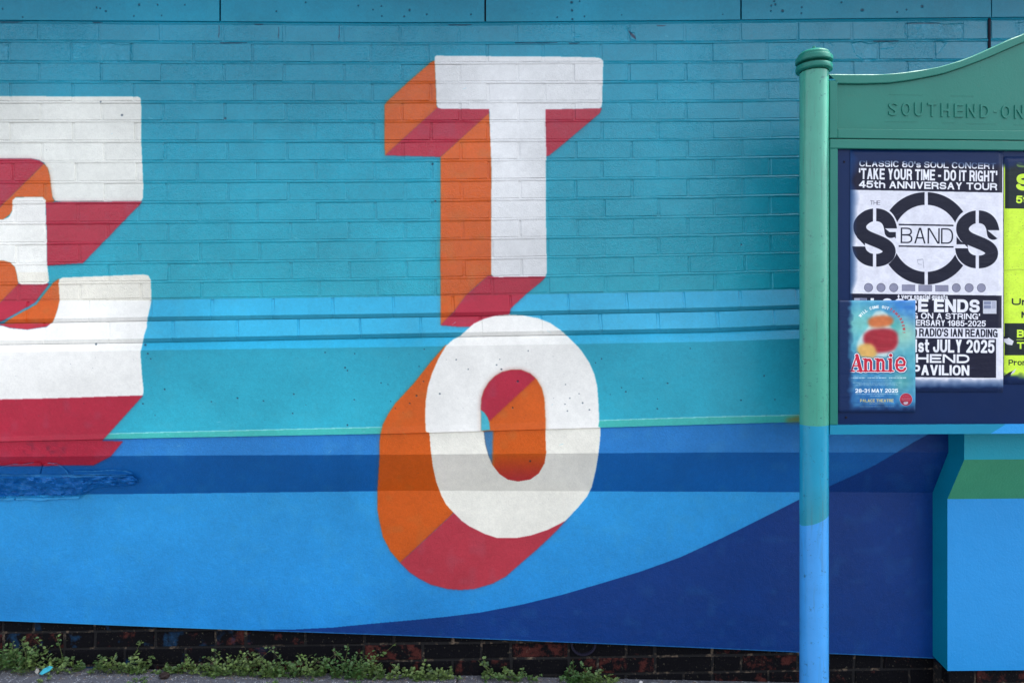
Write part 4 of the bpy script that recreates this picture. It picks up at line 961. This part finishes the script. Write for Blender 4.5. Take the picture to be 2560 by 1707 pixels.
def sos():
    s = Sheet(2126, 2508, 372, 980, PAP, .011)
    s.rect(2120, 2505.5, 360, 475 - .5, c255(20, 22, 48)); 
    w_ = c255(236, 238, 246)
    s.text("CLASSIC 80's SOUL CONCERT", 2148, 2490, 400, 416, w_, .035)
    s.text("'TAKE YOUR TIME - DO IT RIGHT'", 2147, 2493, 420, 447.5, w_, .035)
    s.text("45th ANNIVERSAY TOUR", 2147, 2493, 451, 469, w_, .05)
    s.text("THE", 2175, 2200, 500.5, 511, INK, .0)
    cx, cy = 2314.5, 594.5
    d = np.hypot(s.uu - cx, (s.vv - cy) * .985)
    ring = np.clip((114 - d) * PS + .5, 0, 1) * np.clip((d - 82.5) * PS + .5, 0, 1) * (np.abs(s.uu - cx) > 4)
    for sx in (2186, 2442):
        for sy in (571, 612): ring = ring * np.clip((np.hypot(s.uu - sx, s.vv - sy - (3 if sx > 2300 else 0)) - 58) * PS, 0, 1)
    ring = ring * (np.abs(s.vv - (cy - 6)) > 32)
    over(s.img, ring.astype(np.float32), INK)
    q = lambda L: [(2070 + x / 4.355, 360 + y / 4.355) for x, y in L]
    path = q([(682, 950), (672, 880), (640, 815), (580, 775), (505, 765), (425, 785), (355, 845), (340, 905), (358, 960), (410, 1005), (500, 1042), (595, 1080), (650, 1120), (668, 1165), (650, 1215), (590, 1255), (505, 1266), (430, 1252), (370, 1210), (336, 1150), (330, 1080)])
    path = np.array(path)
    for _ in range(2): path = np.concatenate([path[:1], np.stack([.75 * path[:-1] + .25 * path[1:], .25 * path[:-1] + .75 * path[1:]], 1).reshape(-1, 2), path[-1:]])
    for ox_, oy_ in ((0, 0), (1117 / 4.355, 14 / 4.355)):
        w0, w1, h0, h1 = int(s.x(path[:, 0].min() + ox_ - 20)), int(s.x(path[:, 0].max() + ox_ + 20)), int(s.y(path[:, 1].min() + oy_ - 20)), int(s.y(path[:, 1].max() + oy_ + 20))
        w0 = max(w0, 0); UU, VV = s.uu[:, w0:w1], s.vv[h0:h1]
        D = np.full((VV.shape[0], UU.shape[1]), 99., np.float32)
        for (x0, y0), (x1, y1) in zip(path[:-1] + [ox_, oy_], path[1:] + [ox_, oy_]):
            L2 = (x1 - x0) ** 2 + (y1 - y0) ** 2
            if L2 == 0: continue
            t = np.clip(((UU - x0) * (x1 - x0) + (VV - y0) * (y1 - y0)) / L2, 0, 1); D = np.minimum(D, np.hypot(UU - x0 - t * (x1 - x0), VV - y0 - t * (y1 - y0)))
        m = np.clip((16 - D) * PS + .5, 0, 1)
        X_c = 2070 + 505 / 4.355 + ox_; yt = 360 + 915 / 4.355 + oy_; yb = 360 + 1113 / 4.355 + oy_
        m = m * ~((np.abs(UU - X_c) < 4) & ((VV < yt - 12) | (VV > yb + 12)))
        m = m * ~((UU > X_c + 22) & (VV > yt) & (VV < yt + 28) & (D < 16) & (np.hypot(UU - (X_c + 40), VV - (yt - 6)) < 34) & (VV < 360 + 1000 / 4.355 + oy_) & (UU > X_c + 26 + (VV - yt) * 1.2))
        m = m * ~((UU < X_c - 18) & (VV < yb) & (VV > yb - 26) & (UU < X_c - 22 + (VV - yb) * 1.0))
        over(s.img[h0:h1, w0:w1], m.astype(np.float32), INK)
    s.poly(q([(618, 955), (736, 955), (735, 1025), (700, 990)]), INK); s.poly(q([(1395, 1000), (1395, 1085), (1495, 1085), (1440, 1052)]), INK)
    s.text("BAND", 2251, 2382, 566.5, 605.5, INK, -.004)
    s.rect(2246, 2383, 557.2, 561, INK); s.rect(2246, 2383, 611, 614.8, INK)
    g = c255(140, 142, 166)
    for x in (395, 517, 641, 1254, 1380, 1500): s.circ(2070 + x / 3.92, 718, 11, INK, .8); s.circ(2070 + x / 3.92, 718, 10, g)
    for a, b in ((720, 850), (883, 1015), (1047, 1177)): s.rect(2070 + a / 3.92, 2070 + b / 3.92, 709, 725, INK, .7); s.rect(2070 + a / 3.92 + .6, 2070 + b / 3.92 - .6, 709.8, 724.4, g)
    dk = c255(22, 25, 50)
    s.rect(2110, 2504, 733, 815, dk)
    s.text("+ very special guests", 2243, 2369, 733, 745, w_, .04)
    s.text("LOOSE ENDS", 2176, 2449, 744, 777, w_, .06)
    s.rect(2135, 2167, 744, 775, c255(160, 166, 190)); s.rect(2149, 2166, 745, 752, c255(110, 116, 146))
    s.rect(2457, 2491, 746, 779, c255(200, 204, 218)); s.rect(2459, 2477, 748, 766, c255(130, 138, 166)); s.rect(2478.5, 2489, 748, 766, c255(170, 174, 194)); s.rect(2459, 2477, 756, 757.5, c255(210, 214, 226))
    s.text("G ON A STRING'", 2279, 2450, 779, 794, w_, .04)
    s.text("ERSARY 1985-2025", 2289, 2464, 796.5, 811.5, w_, .035)
    s.text("RADIO'S IAN READING", 2297, 2494, 818, 838, INK, .03); s.text(")", 2286, 2292, 820, 838, INK, .03)
    s.rect(2110, 2490, 842, 940, dk)
    s.text("1st JULY 2025", 2281, 2486, 845, 878, w_, .035)
    s.text("HEND", 2289, 2423, 882, 904, w_, .06); s.text("PAVILION", 2281, 2423, 909, 935, w_, .045)
    # small scribble on the ring, scuffs and creases
    for a, b in (((2292, 648), (2306, 646)), ((2292, 648), (2294, 658)), ((2306, 646), (2308, 668)), ((2294, 658), (2303, 660))):
        L = np.hypot(b[0] - a[0], b[1] - a[1]); s.poly([a, b, (b[0] + .9, b[1] + 1), (a[0] + .9, a[1] + 1)], c255(90, 94, 120), .8)
    n = vnoise(s.H, s.W, 40, 41) * .6 + vnoise(s.H, s.W, 11, 42) * .4
    s.img *= (.93 + .11 * n)[..., None]
    for _ in range(40):
        u0 = random.uniform(2128, 2500); v0 = random.uniform(480, 970); l = random.uniform(6, 40); an = random.uniform(-.5, .1)
        s.poly([(u0, v0), (u0 + l * math.cos(an), v0 + l * math.sin(an)), (u0 + l * math.cos(an), v0 + l * math.sin(an) + .5), (u0, v0 + .7)], c255(200, 204, 222), .25)
    # navy overspray round the edges
    nz = vnoise(s.H, s.W, 30, 43); nz2 = vnoise(s.H, s.W, 120, 44)
    top = np.clip(1 - (s.vv + (s.uu - 2126) * -.012 - 397 - 8 * (nz - .5)) / 15, 0, 1) * np.ones_like(s.uu); over(s.img, np.clip(top, 0, 1).astype(np.float32), NB)
    lf = np.clip(1 - (s.uu - 2124) / (6 + 26 * nz2), 0, 1) ** 1.1 * np.ones_like(s.vv); over(s.img, lf.astype(np.float32) * .95, c255(34, 74, 130))
    bt = np.clip((s.vv - 946 - 5 * (nz - .5)) / 24, 0, 1) * np.ones_like(s.uu); over(s.img, (bt ** .8).astype(np.float32), NB)
    over(s.img, (bt * (1 - bt) * 1.6).astype(np.float32), c255(70, 120, 180), .5)
    return s
def yellow():
    Y = c255(211, 248, 72); D = c255(28, 40, 44)
    s = Sheet(2510.5, 2889, 392, 960, Y, .006)
    s.rect(2512.5, 2886, 380, 521, D)
    s.text("S", 2540, 2580, 434, 476, Y, .08); s.text("S", 2541, 2570, 396, 418, Y, .08, .7); s.text("5t", 2540, 2568, 488.5, 508, Y, .06)
    s.text("Un", 2529, 2574, 745, 762, D, .05); s.text("M", 2553, 2574, 778, 794, D, .06)
    s.rect(2511, 2886, 807, 887, D)
    s.text("B", 2542, 2560, 823, 843, Y, .06); s.text("T", 2542, 2560, 854, 871, Y, .06); s.rect(2541, 2600, 847.5, 849, Y)
    s.text("Prom", 2521, 2570, 898, 912, D, .035)
    n = vnoise(s.H, s.W, 45, 51) * .5 + vnoise(s.H, s.W, 8, 52) * .5; s.img *= (.92 + .12 * n)[..., None]
    for _ in range(60):
        s.circ(random.uniform(2515, 2560), random.uniform(540, 740), random.uniform(.4, 1.3), c255(90, 110, 70), .35)
    s.poly([(2511, 675), (2545, 672), (2600, 676), (2600, 677), (2545, 673.4), (2511, 676)], c255(120, 140, 60), .6)
    s.poly([(2510, 842), (2520, 842), (2534, 852), (2530, 862), (2518, 860), (2510, 853)], c255(214, 216, 224)); s.poly([(2510, 840), (2522, 841), (2519, 845), (2510, 846)], c255(20, 22, 34))
    s.poly([(2510, 938), (2522, 930), (2533, 925), (2526, 938), (2518, 950), (2510, 952)], c255(34, 34, 44)); s.poly([(2530, 928), (2540, 920), (2536, 930), (2526, 936)], c255(206, 210, 214))
    nz = vnoise(s.H, s.W, 30, 53)
    top = np.clip(1 - (s.vv - 408 - 10 * (nz - .5)) / 18, 0, 1) * np.ones_like(s.uu); over(s.img, top.astype(np.float32), NB)
    bt = np.clip((s.vv - 930 - 10 * (nz - .5)) / 16, 0, 1) * np.ones_like(s.uu); over(s.img, bt.astype(np.float32), NB)
    return s
def show():
    s = Sheet(2094.5, 2288.5, 751, 1030, c255(70, 150, 190))
    q = lambda L: [(2080 + x / 4.61, 720 + y / 4.61) for x, y in L]
    def blob(u, v, r, c, a): over(s.img, np.exp(-((s.uu - u) ** 2 + (s.vv - v) ** 2) / (2 * r * r)).astype(np.float32), c, a)
    blob(2275, 760, 45, c255(40, 110, 200), .9); blob(2120, 770, 25, c255(50, 140, 190), .7); blob(2150, 810, 32, c255(130, 205, 190), .9); blob(2255, 840, 34, c255(190, 226, 190), .9)
    blob(2235, 815, 16, c255(60, 170, 160), .7); blob(2270, 900, 30, c255(80, 165, 180), .8); blob(2190, 900, 60, c255(90, 180, 190), .6); blob(2190, 1010, 60, c255(30, 96, 168), .9); blob(2255, 955, 22, c255(90, 170, 150), .6); blob(2130, 980, 30, c255(36, 90, 150), .6)
    n = vnoise(s.H, s.W, 26, 61) * .6 + vnoise(s.H, s.W, 70, 62) * .4; over(s.img, np.clip(n * 1.8 - .8, 0, 1) * .8, c255(170, 220, 215), .35)
    for k in range(7): s.poly([(2150 + k * 12, 945), (2156 + k * 12, 945), (2140 + k * 20, 1020), (2128 + k * 20, 1020)], c255(120, 190, 200), .12, 8)
    # plain soft colour shapes stand in for the picture
    W_ = c255(222, 236, 226)
    s.poly(smooth(q([(480, 250), (640, 270), (660, 430), (780, 600), (720, 720), (640, 800), (380, 800), (280, 700), (300, 580), (440, 430)])), W_, .75, 8)
    s.poly(smooth(q([(330, 480), (740, 450), (770, 640), (690, 740), (400, 750)])), c255(164, 44, 58), 1, 11)
    s.poly(smooth(q([(400, 330), (690, 300), (720, 430), (430, 470)])), c255(206, 104, 52), .9, 11)
    s.poly(smooth(q([(270, 660), (470, 620), (540, 800), (320, 810)])), c255(222, 176, 98), 1, 11)
    # arched line of text
    cx, cy, R_ = 2080 + 545 / 4.61, 720 + 500 / 4.61, 285 / 4.61
    def arc(txt, a0, a1, c, h=7.5):
        for i, ch in enumerate(txt):
            if ch == ' ': continue
            a = math.radians(a0 + (a1 - a0) * i / (len(txt) - 1)); px_, py_ = cx + R_ * math.sin(a), cy - R_ * math.cos(a)
            wd = {'I': 2.2, '!': 2, 'W': 7.5, 'M': 6.8}.get(ch, 5)
            x0, x1, y0, y1 = s.x(px_ - wd / 2), s.x(px_ + wd / 2), s.y(py_ - h / 2), s.y(py_ + h / 2)
            over(s.img, stroke_mask((s.H, s.W), ch, x0, x1, y0, y1, .24, .07, a, ((x0 + x1) / 2, (y0 + y1) / 2)), c)
    arc("WILL COME OUT", -50, 20, c255(236, 244, 244)); arc("TOMORROW!", 28, 92, c255(190, 60, 70), 7)
    m = np.zeros((s.H, s.W), np.float32)
    for pl, r_ in [([(225, 950), (285, 775)], 9), ([(285, 775), (330, 950)], 20), ([(245, 893), (320, 893)], 8), ([(198, 953), (255, 953)], 9), ([(292, 953), (345, 953)], 9),
               ([(385, 820), (385, 950)], 17), ([(385, 850), (410, 825), (435, 825), (448, 850), (448, 950)], 15), ([(355, 815), (390, 815)], 8), ([(358, 953), (412, 953)], 9), ([(430, 953), (482, 953)], 9),
               ([(525, 820), (525, 950)], 17), ([(525, 850), (550, 825), (575, 825), (590, 850), (590, 950)], 15), ([(495, 815), (530, 815)], 8), ([(498, 953), (552, 953)], 9), ([(572, 953), (625, 953)], 9),
               ([(672, 820), (672, 950)], 18), ([(645, 815), (675, 815)], 8), ([(642, 953), (704, 953)], 9), ([(674, 772), (676, 774)], 19),
               ([(745, 885), (830, 885), (835, 850), (815, 815), (780, 805), (748, 835), (740, 885), (752, 930), (785, 952), (820, 948), (842, 925)], 14)]:
        P_ = [(s.x(2080 + a / 4.61), s.y(720 + b / 4.61)) for a, b in pl]; rr = r_ / 4.61 * PS
        for (ax, ay), (bx, by) in zip(P_[:-1], P_[1:]):
            i0, i1, j0, j1 = int(min(ax, bx) - rr - 2), int(max(ax, bx) + rr + 3), int(min(ay, by) - rr - 2), int(max(ay, by) + rr + 3)
            yy, xx = np.mgrid[j0:j1, i0:i1]; L2 = (bx - ax) ** 2 + (by - ay) ** 2 + 1e-9; t = np.clip(((xx - ax) * (bx - ax) + (yy - ay) * (by - ay)) / L2, 0, 1)
            m[j0:j1, i0:i1] = np.maximum(m[j0:j1, i0:i1], np.clip(rr - np.hypot(xx - ax - t * (bx - ax), yy - ay - t * (by - ay)) + .5, 0, 1))
    d1 = m; d3 = np.clip(blur(m, 5, 1) * 8, 0, 1); d4 = np.clip(blur(m, 12, 2) * 6, 0, 1)
    over(s.img, d4, c255(30, 50, 90), .35); over(s.img, d3, c255(244, 246, 250)); over(s.img, d1, c255(196, 34, 60))
    for _ in range(60):
        u_, v_ = random.uniform(2135, 2260), random.uniform(888, 926)
        if d1[int(s.y(v_)), int(s.x(u_))] > .5: s.circ(u_, v_, random.uniform(.3, .8), c255(250, 210, 215), .8)
    wl = c255(206, 226, 234)
    def bars(x0, x1, y, hgt, a=.7, c=wl):
        r = random.Random(int(y)); x = x0
        while x < x1:
            l = r.uniform(14, 50); s.poly(q([(x, y), (min(x + l, x1), y), (min(x + l, x1), y + hgt), (x, y + hgt)]), c, a * r.uniform(.75, 1), 1); x += l + r.uniform(3, 6)
    for x0, x1 in ((215, 380), (408, 628), (655, 855)): bars(x0, x1, 1026, 13, .8)
    for x0, x1 in ((245, 305), (485, 550), (722, 790)): bars(x0, x1, 1010, 7, .6)
    for x0, x1, y in ((340, 690, 1060), (235, 800, 1084), (310, 745, 1098), (270, 760, 1114)): bars(x0, x1, y, 6, .55)
    s.text("28-31 MAY 2025", 2138, 2245, 971, 981, c255(240, 246, 250), .04)
    bars(270, 762, 1216, 7, .75); bars(440, 595, 1237, 5, .7)
    s.text("PALACE THEATRE", 2150, 2234, 997, 1004.5, c255(206, 192, 120), .03); s.text("SOUTHEND", 2173, 2212, 1006.5, 1010, c255(150, 160, 150), .03)
    bars(318, 420, 1326, 3, .5); bars(612, 720, 1326, 3, .5); bars(318, 712, 1358, 8, .6)
    s.circ(2264.8, 998, 16.2, c255(170, 170, 190)); s.circ(2264.8, 998, 15.2, c255(176, 44, 66)); 
    for y, a, b in ((1238, 815, 890), (1262, 800, 905), (1276, 800, 905), (1290, 808, 898)): bars(a, b, y, 5, .5)
    s.poly(smooth(q([(818, 1310), (880, 1305), (872, 1335), (845, 1340), (825, 1332)])), c255(235, 220, 225), .9)
    nz = vnoise(s.H, s.W, 28, 63); s.img *= (.94 + .1 * nz)[..., None]
    lf = np.clip(1 - (s.uu - 2119 - 8 * (nz - .5)) / 14, 0, 1) * np.ones_like(s.vv); over(s.img, lf.astype(np.float32), NB, .97)
    bt = np.clip((s.vv - 1004 - 10 * (nz - .5)) / 22, 0, 1) * np.ones_like(s.uu); over(s.img, bt.astype(np.float32), NB, .95)
    return s
def poster(name, label, s, yoff, wrinkle, seed):
    im = to_image(name + '_print', s.img)
    t = NT(name + '_paper'); ti = t.n('TexImage', image=im, extension='EXTEND', interpolation='Cubic'); uvn = t.n('UVMap'); t.l(uvn.outputs[0], ti.inputs[0]); t.l(ti.outputs[0], t.b.inputs['Base Color'])
    t.b.inputs['Roughness'].default_value = .42; t.b.inputs['Specular IOR Level'].default_value = .2
    g = t.n('NewGeometry'); mp = t.n('Mapping'); mp.inputs['Rotation'].default_value = (0, .35, 0); mp.inputs['Scale'].default_value = (9, 9, 34); t.l(g.outputs['Position'], mp.inputs[0])
    b = t.n('Bump', i_Distance=.0018, i_Strength=.9); t.l(t.math('ADD', t.noise(mp.outputs[0], 1, 4, .55, .8), t.math('MULTIPLY', t.noise(g.outputs['Position'], 70, 3), .2)), b.inputs['Height']); t.l(b.outputs[0], t.b.inputs['Normal'])
    nx, nz_ = 28, 40; N = vnoise(nz_ + 1, nx + 1, 5, seed) - .5; mb = MB(); yy = yF + .010 - yoff
    k_ = s.sh
    for j in range(nz_ + 1):
        for i in range(nx + 1):
            u = s.u0 + (s.u1 - s.u0) * i / nx; v = s.v0 + (s.v1 - s.v0) * j / nz_; x, z = U(u, v, yy); mb.v.append((x, yy - abs(N[j, i]) * wrinkle, z))
    for j in range(nz_):
        for i in range(nx): a = j * (nx + 1) + i; mb.f.append((a, a + nx + 1, a + nx + 2, a + 1))
    # paper thickness: turned back edge
    n0 = len(mb.v); ring = list(range(nx + 1)) + [(j * (nx + 1) + nx) for j in range(1, nz_ + 1)] + [nz_ * (nx + 1) + i for i in range(nx - 1, -1, -1)] + [j * (nx + 1) for j in range(nz_ - 1, 0, -1)]
    for r in ring: x, y, z = mb.v[r]; mb.v.append((x, yF + .0102, z))
    for a in range(len(ring)): b_ = (a + 1) % len(ring); mb.f.append((ring[a], n0 + a, n0 + b_, ring[b_])[::-1])
    o = mb.build(name, t.m, None, True); me = o.data; uvl = me.uv_layers.new(name='UVMap')
    xa, za = U(s.u0, s.v0, yy); xb, zb = U(s.u1, s.v1, yy)
    for lp in me.loops: c = me.vertices[lp.vertex_index].co; uvl.data[lp.index].uv = ((c.x - xa) / (xb - xa), (c.z - zb) / (za - zb))
    o['label'] = label; o['category'] = 'poster'; o['group'] = 'posters pasted on the notice board'
    return o
poster('concert_poster', 'white and dark navy concert poster with big SOS BAND lettering on the notice board', sos(), .0022, .0014, 71)
poster('yellow_poster', 'lime yellow poster with black bands cut by the right edge, beside the white concert poster', yellow(), .0018, .0010, 72)
poster('theatre_poster', 'small blue theatre poster reading Annie in red, overlapping the lower left of the concert poster', show(), .0048, .0008, 73)

# ------------------------------------------------------------------ weeds
def leafy(rs, n, cx, cz, w_, h_, cy0, dep, lean=0.0, ls=.0062):
    """round paired leaves on thin stems; returns (leaf MB, stem MB)"""
    lb, sb = MB(), MB(); r = random.Random(rs)
    ns = max(3, int(n / 14))
    for _ in range(ns):
        bx = cx + r.uniform(-.5, .5) * w_; by = cy0 - r.uniform(.0, 1) * dep; bz = gz(bx)
        hh = h_ * (r.uniform(.2, .75) if r.random() < .85 else r.uniform(.75, 1.1)) * (1 - .5 * abs((bx - cx) / (w_ * .5 + 1e-6)) ** 2); ax = r.uniform(-1.3, 1.3) + lean; ay = r.uniform(-.5, .1)
        pts = []
        for k in range(7):
            t = k / 6; pts.append((bx + ax * hh * t + .006 * math.sin(3 * t + rs), by + ay * hh * t * t, bz + hh * t))
        for k in range(6):
            a, b = pts[k], pts[k + 1]; e = .0007; q = len(sb.v)
            sb.v += [(a[0] - e, a[1], a[2]), (a[0] + e, a[1], a[2]), (b[0] + e, b[1], b[2]), (b[0] - e, b[1], b[2]), (a[0], a[1] - e, a[2]), (b[0], b[1] - e, b[2])]; sb.f += [(q, q + 4, q + 5, q + 3), (q + 4, q + 1, q + 2, q + 5)]
        for k in range(14):
            t = r.uniform(.08, 1.0); i = min(5, int(t * 6)); f = t * 6 - i; c = [pts[i][j] * (1 - f) + pts[i + 1][j] * f for j in range(3)]
            L = ls * r.uniform(.6, 1.4) * (1.1 - .3 * t); W = L * r.uniform(.95, 1.35); az = r.uniform(0, 6.283); el = r.uniform(-.3, .9)
            d = Vector((math.cos(az) * math.cos(el), math.sin(az) * math.cos(el), math.sin(el))); up = Vector((r.uniform(-.5, .5), r.uniform(-.9, .1), 1)).normalized(); sd_ = d.cross(up)
            if sd_.length < .1: sd_ = Vector((1, 0, 0))
            sd_.normalize(); nn = sd_.cross(d); c = Vector(c) + d * L * .4
            P_ = [c, c + d * L * .45 + sd_ * W * .5 + nn * W * .15, c + d * L * 1.0 + sd_ * W * .42 + nn * W * .12, c + d * L * 1.5, c + d * L * 1.0 - sd_ * W * .42 + nn * W * .12, c + d * L * .45 - sd_ * W * .5 + nn * W * .15]
            lb.add([tuple(p) for p in P_], [(0, 1, 2, 3), (0, 3, 4, 5)])
    return lb, sb
CL = [  # u centre, px width, px height, leaves, depth m, label
    (22, 110, 105, 700, .09, 'large bushy light green weed clump at the far left foot of the wall'),
    (135, 100, 72, 260, .07, 'low weed with two thin upright sprigs beside the turquoise flake'),
    (292, 130, 66, 420, .06, 'compact bright weed clump spreading over the pavement left of the dark lump'),
    (478, 110, 62, 300, .05, 'straggly weed with a long side stem right of the dark lump on the pavement'),
    (612, 150, 70, 520, .06, 'dense weed clump below the dark brick between two red bricks'),
    (722, 110, 84, 460, .07, 'broad dark green weed clump where the blue wave begins'),
    (848, 130, 92, 600, .07, 'tallest leafy weed clump with upright sprigs under the orange and red round letter'),
    (965, 140, 48, 380, .06, 'creeping weed mat under the left edge of the white round letter'),
    (1082, 80, 40, 190, .05, 'thin weed patch beside the joint in the pavement'),
    (1232, 50, 74, 110, .04, 'slim lone upright weed in front of the plinth bricks'),
    (1290, 90, 46, 240, .06, 'small rounded weed clump just right of the slim upright weed'),
    (1428, 50, 66, 90, .04, 'short two stemmed weed below the old drain hole'),
    (1468, 110, 42, 320, .07, 'low bushy weed clump at the right end of the row of weeds'),
]
for i, (u, wp, hp_, nl, dep, lab) in enumerate(CL):
    px = 2.8 / 1849; x = U(u, 1660, -.03)[0]
    t = thing('weed_clump', lab, 'weed', (x, -.02, gz(x)), 'weeds along the foot of the wall')
    lb, sb = leafy(100 + i, int(nl * .85), x, gz(x), wp * px * 1.05, hp_ * px * 1.15, .008, dep * .75, ls=.0086)
    o = lb.build('leaves', M_LEAF, t); o['kind'] = 'stuff'
    o = sb.build('stems', M_STEM, t); o['kind'] = 'stuff'
mbl = MB(); mbs = MB()
for i in range(22):
    u = random.uniform(-60, 1110) if i < 18 else random.uniform(1150, 1520); x = U(u, 1660, -.03)[0]
    lb, sb = leafy(300 + i, random.randint(50, 110), x, 0, .13, random.uniform(.010, .024), .006, .035, ls=.006); mbl.add(lb.v, lb.f)
for (u, v) in [(320, 1698), (345, 1702), (675, 1697), (770, 1692), (880, 1700), (102, 1684), (930, 1697)]:
    x = U(u, 1690, -.11)[0]; lb, sb = leafy(int(u), 60, x, 0, .03, .02, -.07, .05, ls=.005); mbl.add(lb.v, lb.f)
o = mbl.build('ground_weeds', M_LEAF); o['kind'] = 'stuff'; o['label'] = 'creeping low weeds and seedlings along the foot of the painted wall'; o['category'] = 'weeds'
# small dead bits, grit along the joint
gb = MB(); r = random.Random(3)
for _ in range(900):
    x = r.uniform(-2.1, 1.2); y = -abs(r.gauss(0, .05)) + .005; s_ = r.uniform(.0008, .0035); z = gz(x) + s_ * .4
    a = r.uniform(0, 6.28); vs_ = [(x + s_ * math.cos(a + k * 1.57) * r.uniform(.5, 1.6), y + s_ * math.sin(a + k * 1.57), z - s_ * .4) for k in range(4)] + [(x, y, z + s_ * .6)]
    gb.add(vs_, [(0, 1, 4), (1, 2, 4), (2, 3, 4), (3, 0, 4)])
o = gb.build('grit', paint('grit_soil', srgb(110, 96, 80), .9, var=.4)); o['kind'] = 'stuff'; o['label'] = 'loose grit and soil crumbs lying along the base of the wall'; o['category'] = 'grit'
def lump(name, u, v, y, w_, h_, d_, mat, label, cat, seed, flat=1.0):
    x, z = U(u, v, y); g = np.random.default_rng(seed); mb = MB(); N, K = 10, 6
    zb = gz(x)
    for k in range(K + 1):
        t = k / K; rr = math.sin(math.pi * (.12 + .88 * t) * .999) ** .7 if k < K else .05
        for i in range(N):
            a = 6.283 * i / N; q = 1 + g.normal(0, .13); mb.v.append((x + w_ / 2 * rr * q * math.cos(a), y + d_ / 2 * rr * q * math.sin(a), zb + h_ * t))
    for k in range(K):
        for i in range(N): j = (i + 1) % N; mb.f.append((k * N + i, k * N + j, (k + 1) * N + j, (k + 1) * N + i))
    mb.f.append(tuple(K * N + i for i in range(N))); o = mb.build(name, mat, None); o['label'] = label; o['category'] = cat; return o
lump('dead_leaf', 411, 1668, -.055, .040, .026, .03, paint('dead_leaf_brown', srgb(44, 32, 30), .7), 'dark shrivelled dead leaf lying on the pavement in front of the weeds', 'dead leaf', 5)
x, _ = U(116, 1650, -.045); zf = gz(x)
o = mesh('paint_flake', [(x - .020, -.055, zf + .010), (x - .004, -.068, zf + .012), (x + .019, -.058, zf + .022), (x + .023, -.044, zf + .030), (x + .006, -.036, zf + .030), (x - .013, -.042, zf + .022)] + [(x - .020, -.055, zf + .0085), (x - .004, -.068, zf + .0105), (x + .019, -.058, zf + .0205), (x + .023, -.044, zf + .0285), (x + .006, -.036, zf + .0285), (x - .013, -.042, zf + .0205)],
         [(0, 1, 2, 3, 4, 5), (11, 10, 9, 8, 7, 6)] + [(i, 6 + i, 6 + (i + 1) % 6, (i + 1) % 6) for i in range(6)], paint('flake_turquoise', srgb(70, 180, 200), .4)); o['label'] = 'turquoise flake of paint lying on the weeds near the left end'; o['category'] = 'paint flake'
lump('pebble', 93, 1640, -.035, .014, .020, .012, paint('pebble_white', srgb(190, 188, 180), .8), 'small white pebble among the weeds beside the turquoise flake', 'pebble', 8)
lump('pebble', 1602, 1700, -.02, .016, .012, .012, paint('pebble_grey', srgb(200, 200, 200), .8), 'small pale pebble at the foot of the red bricks right of the weeds', 'pebble', 9)
print('bricks', count)
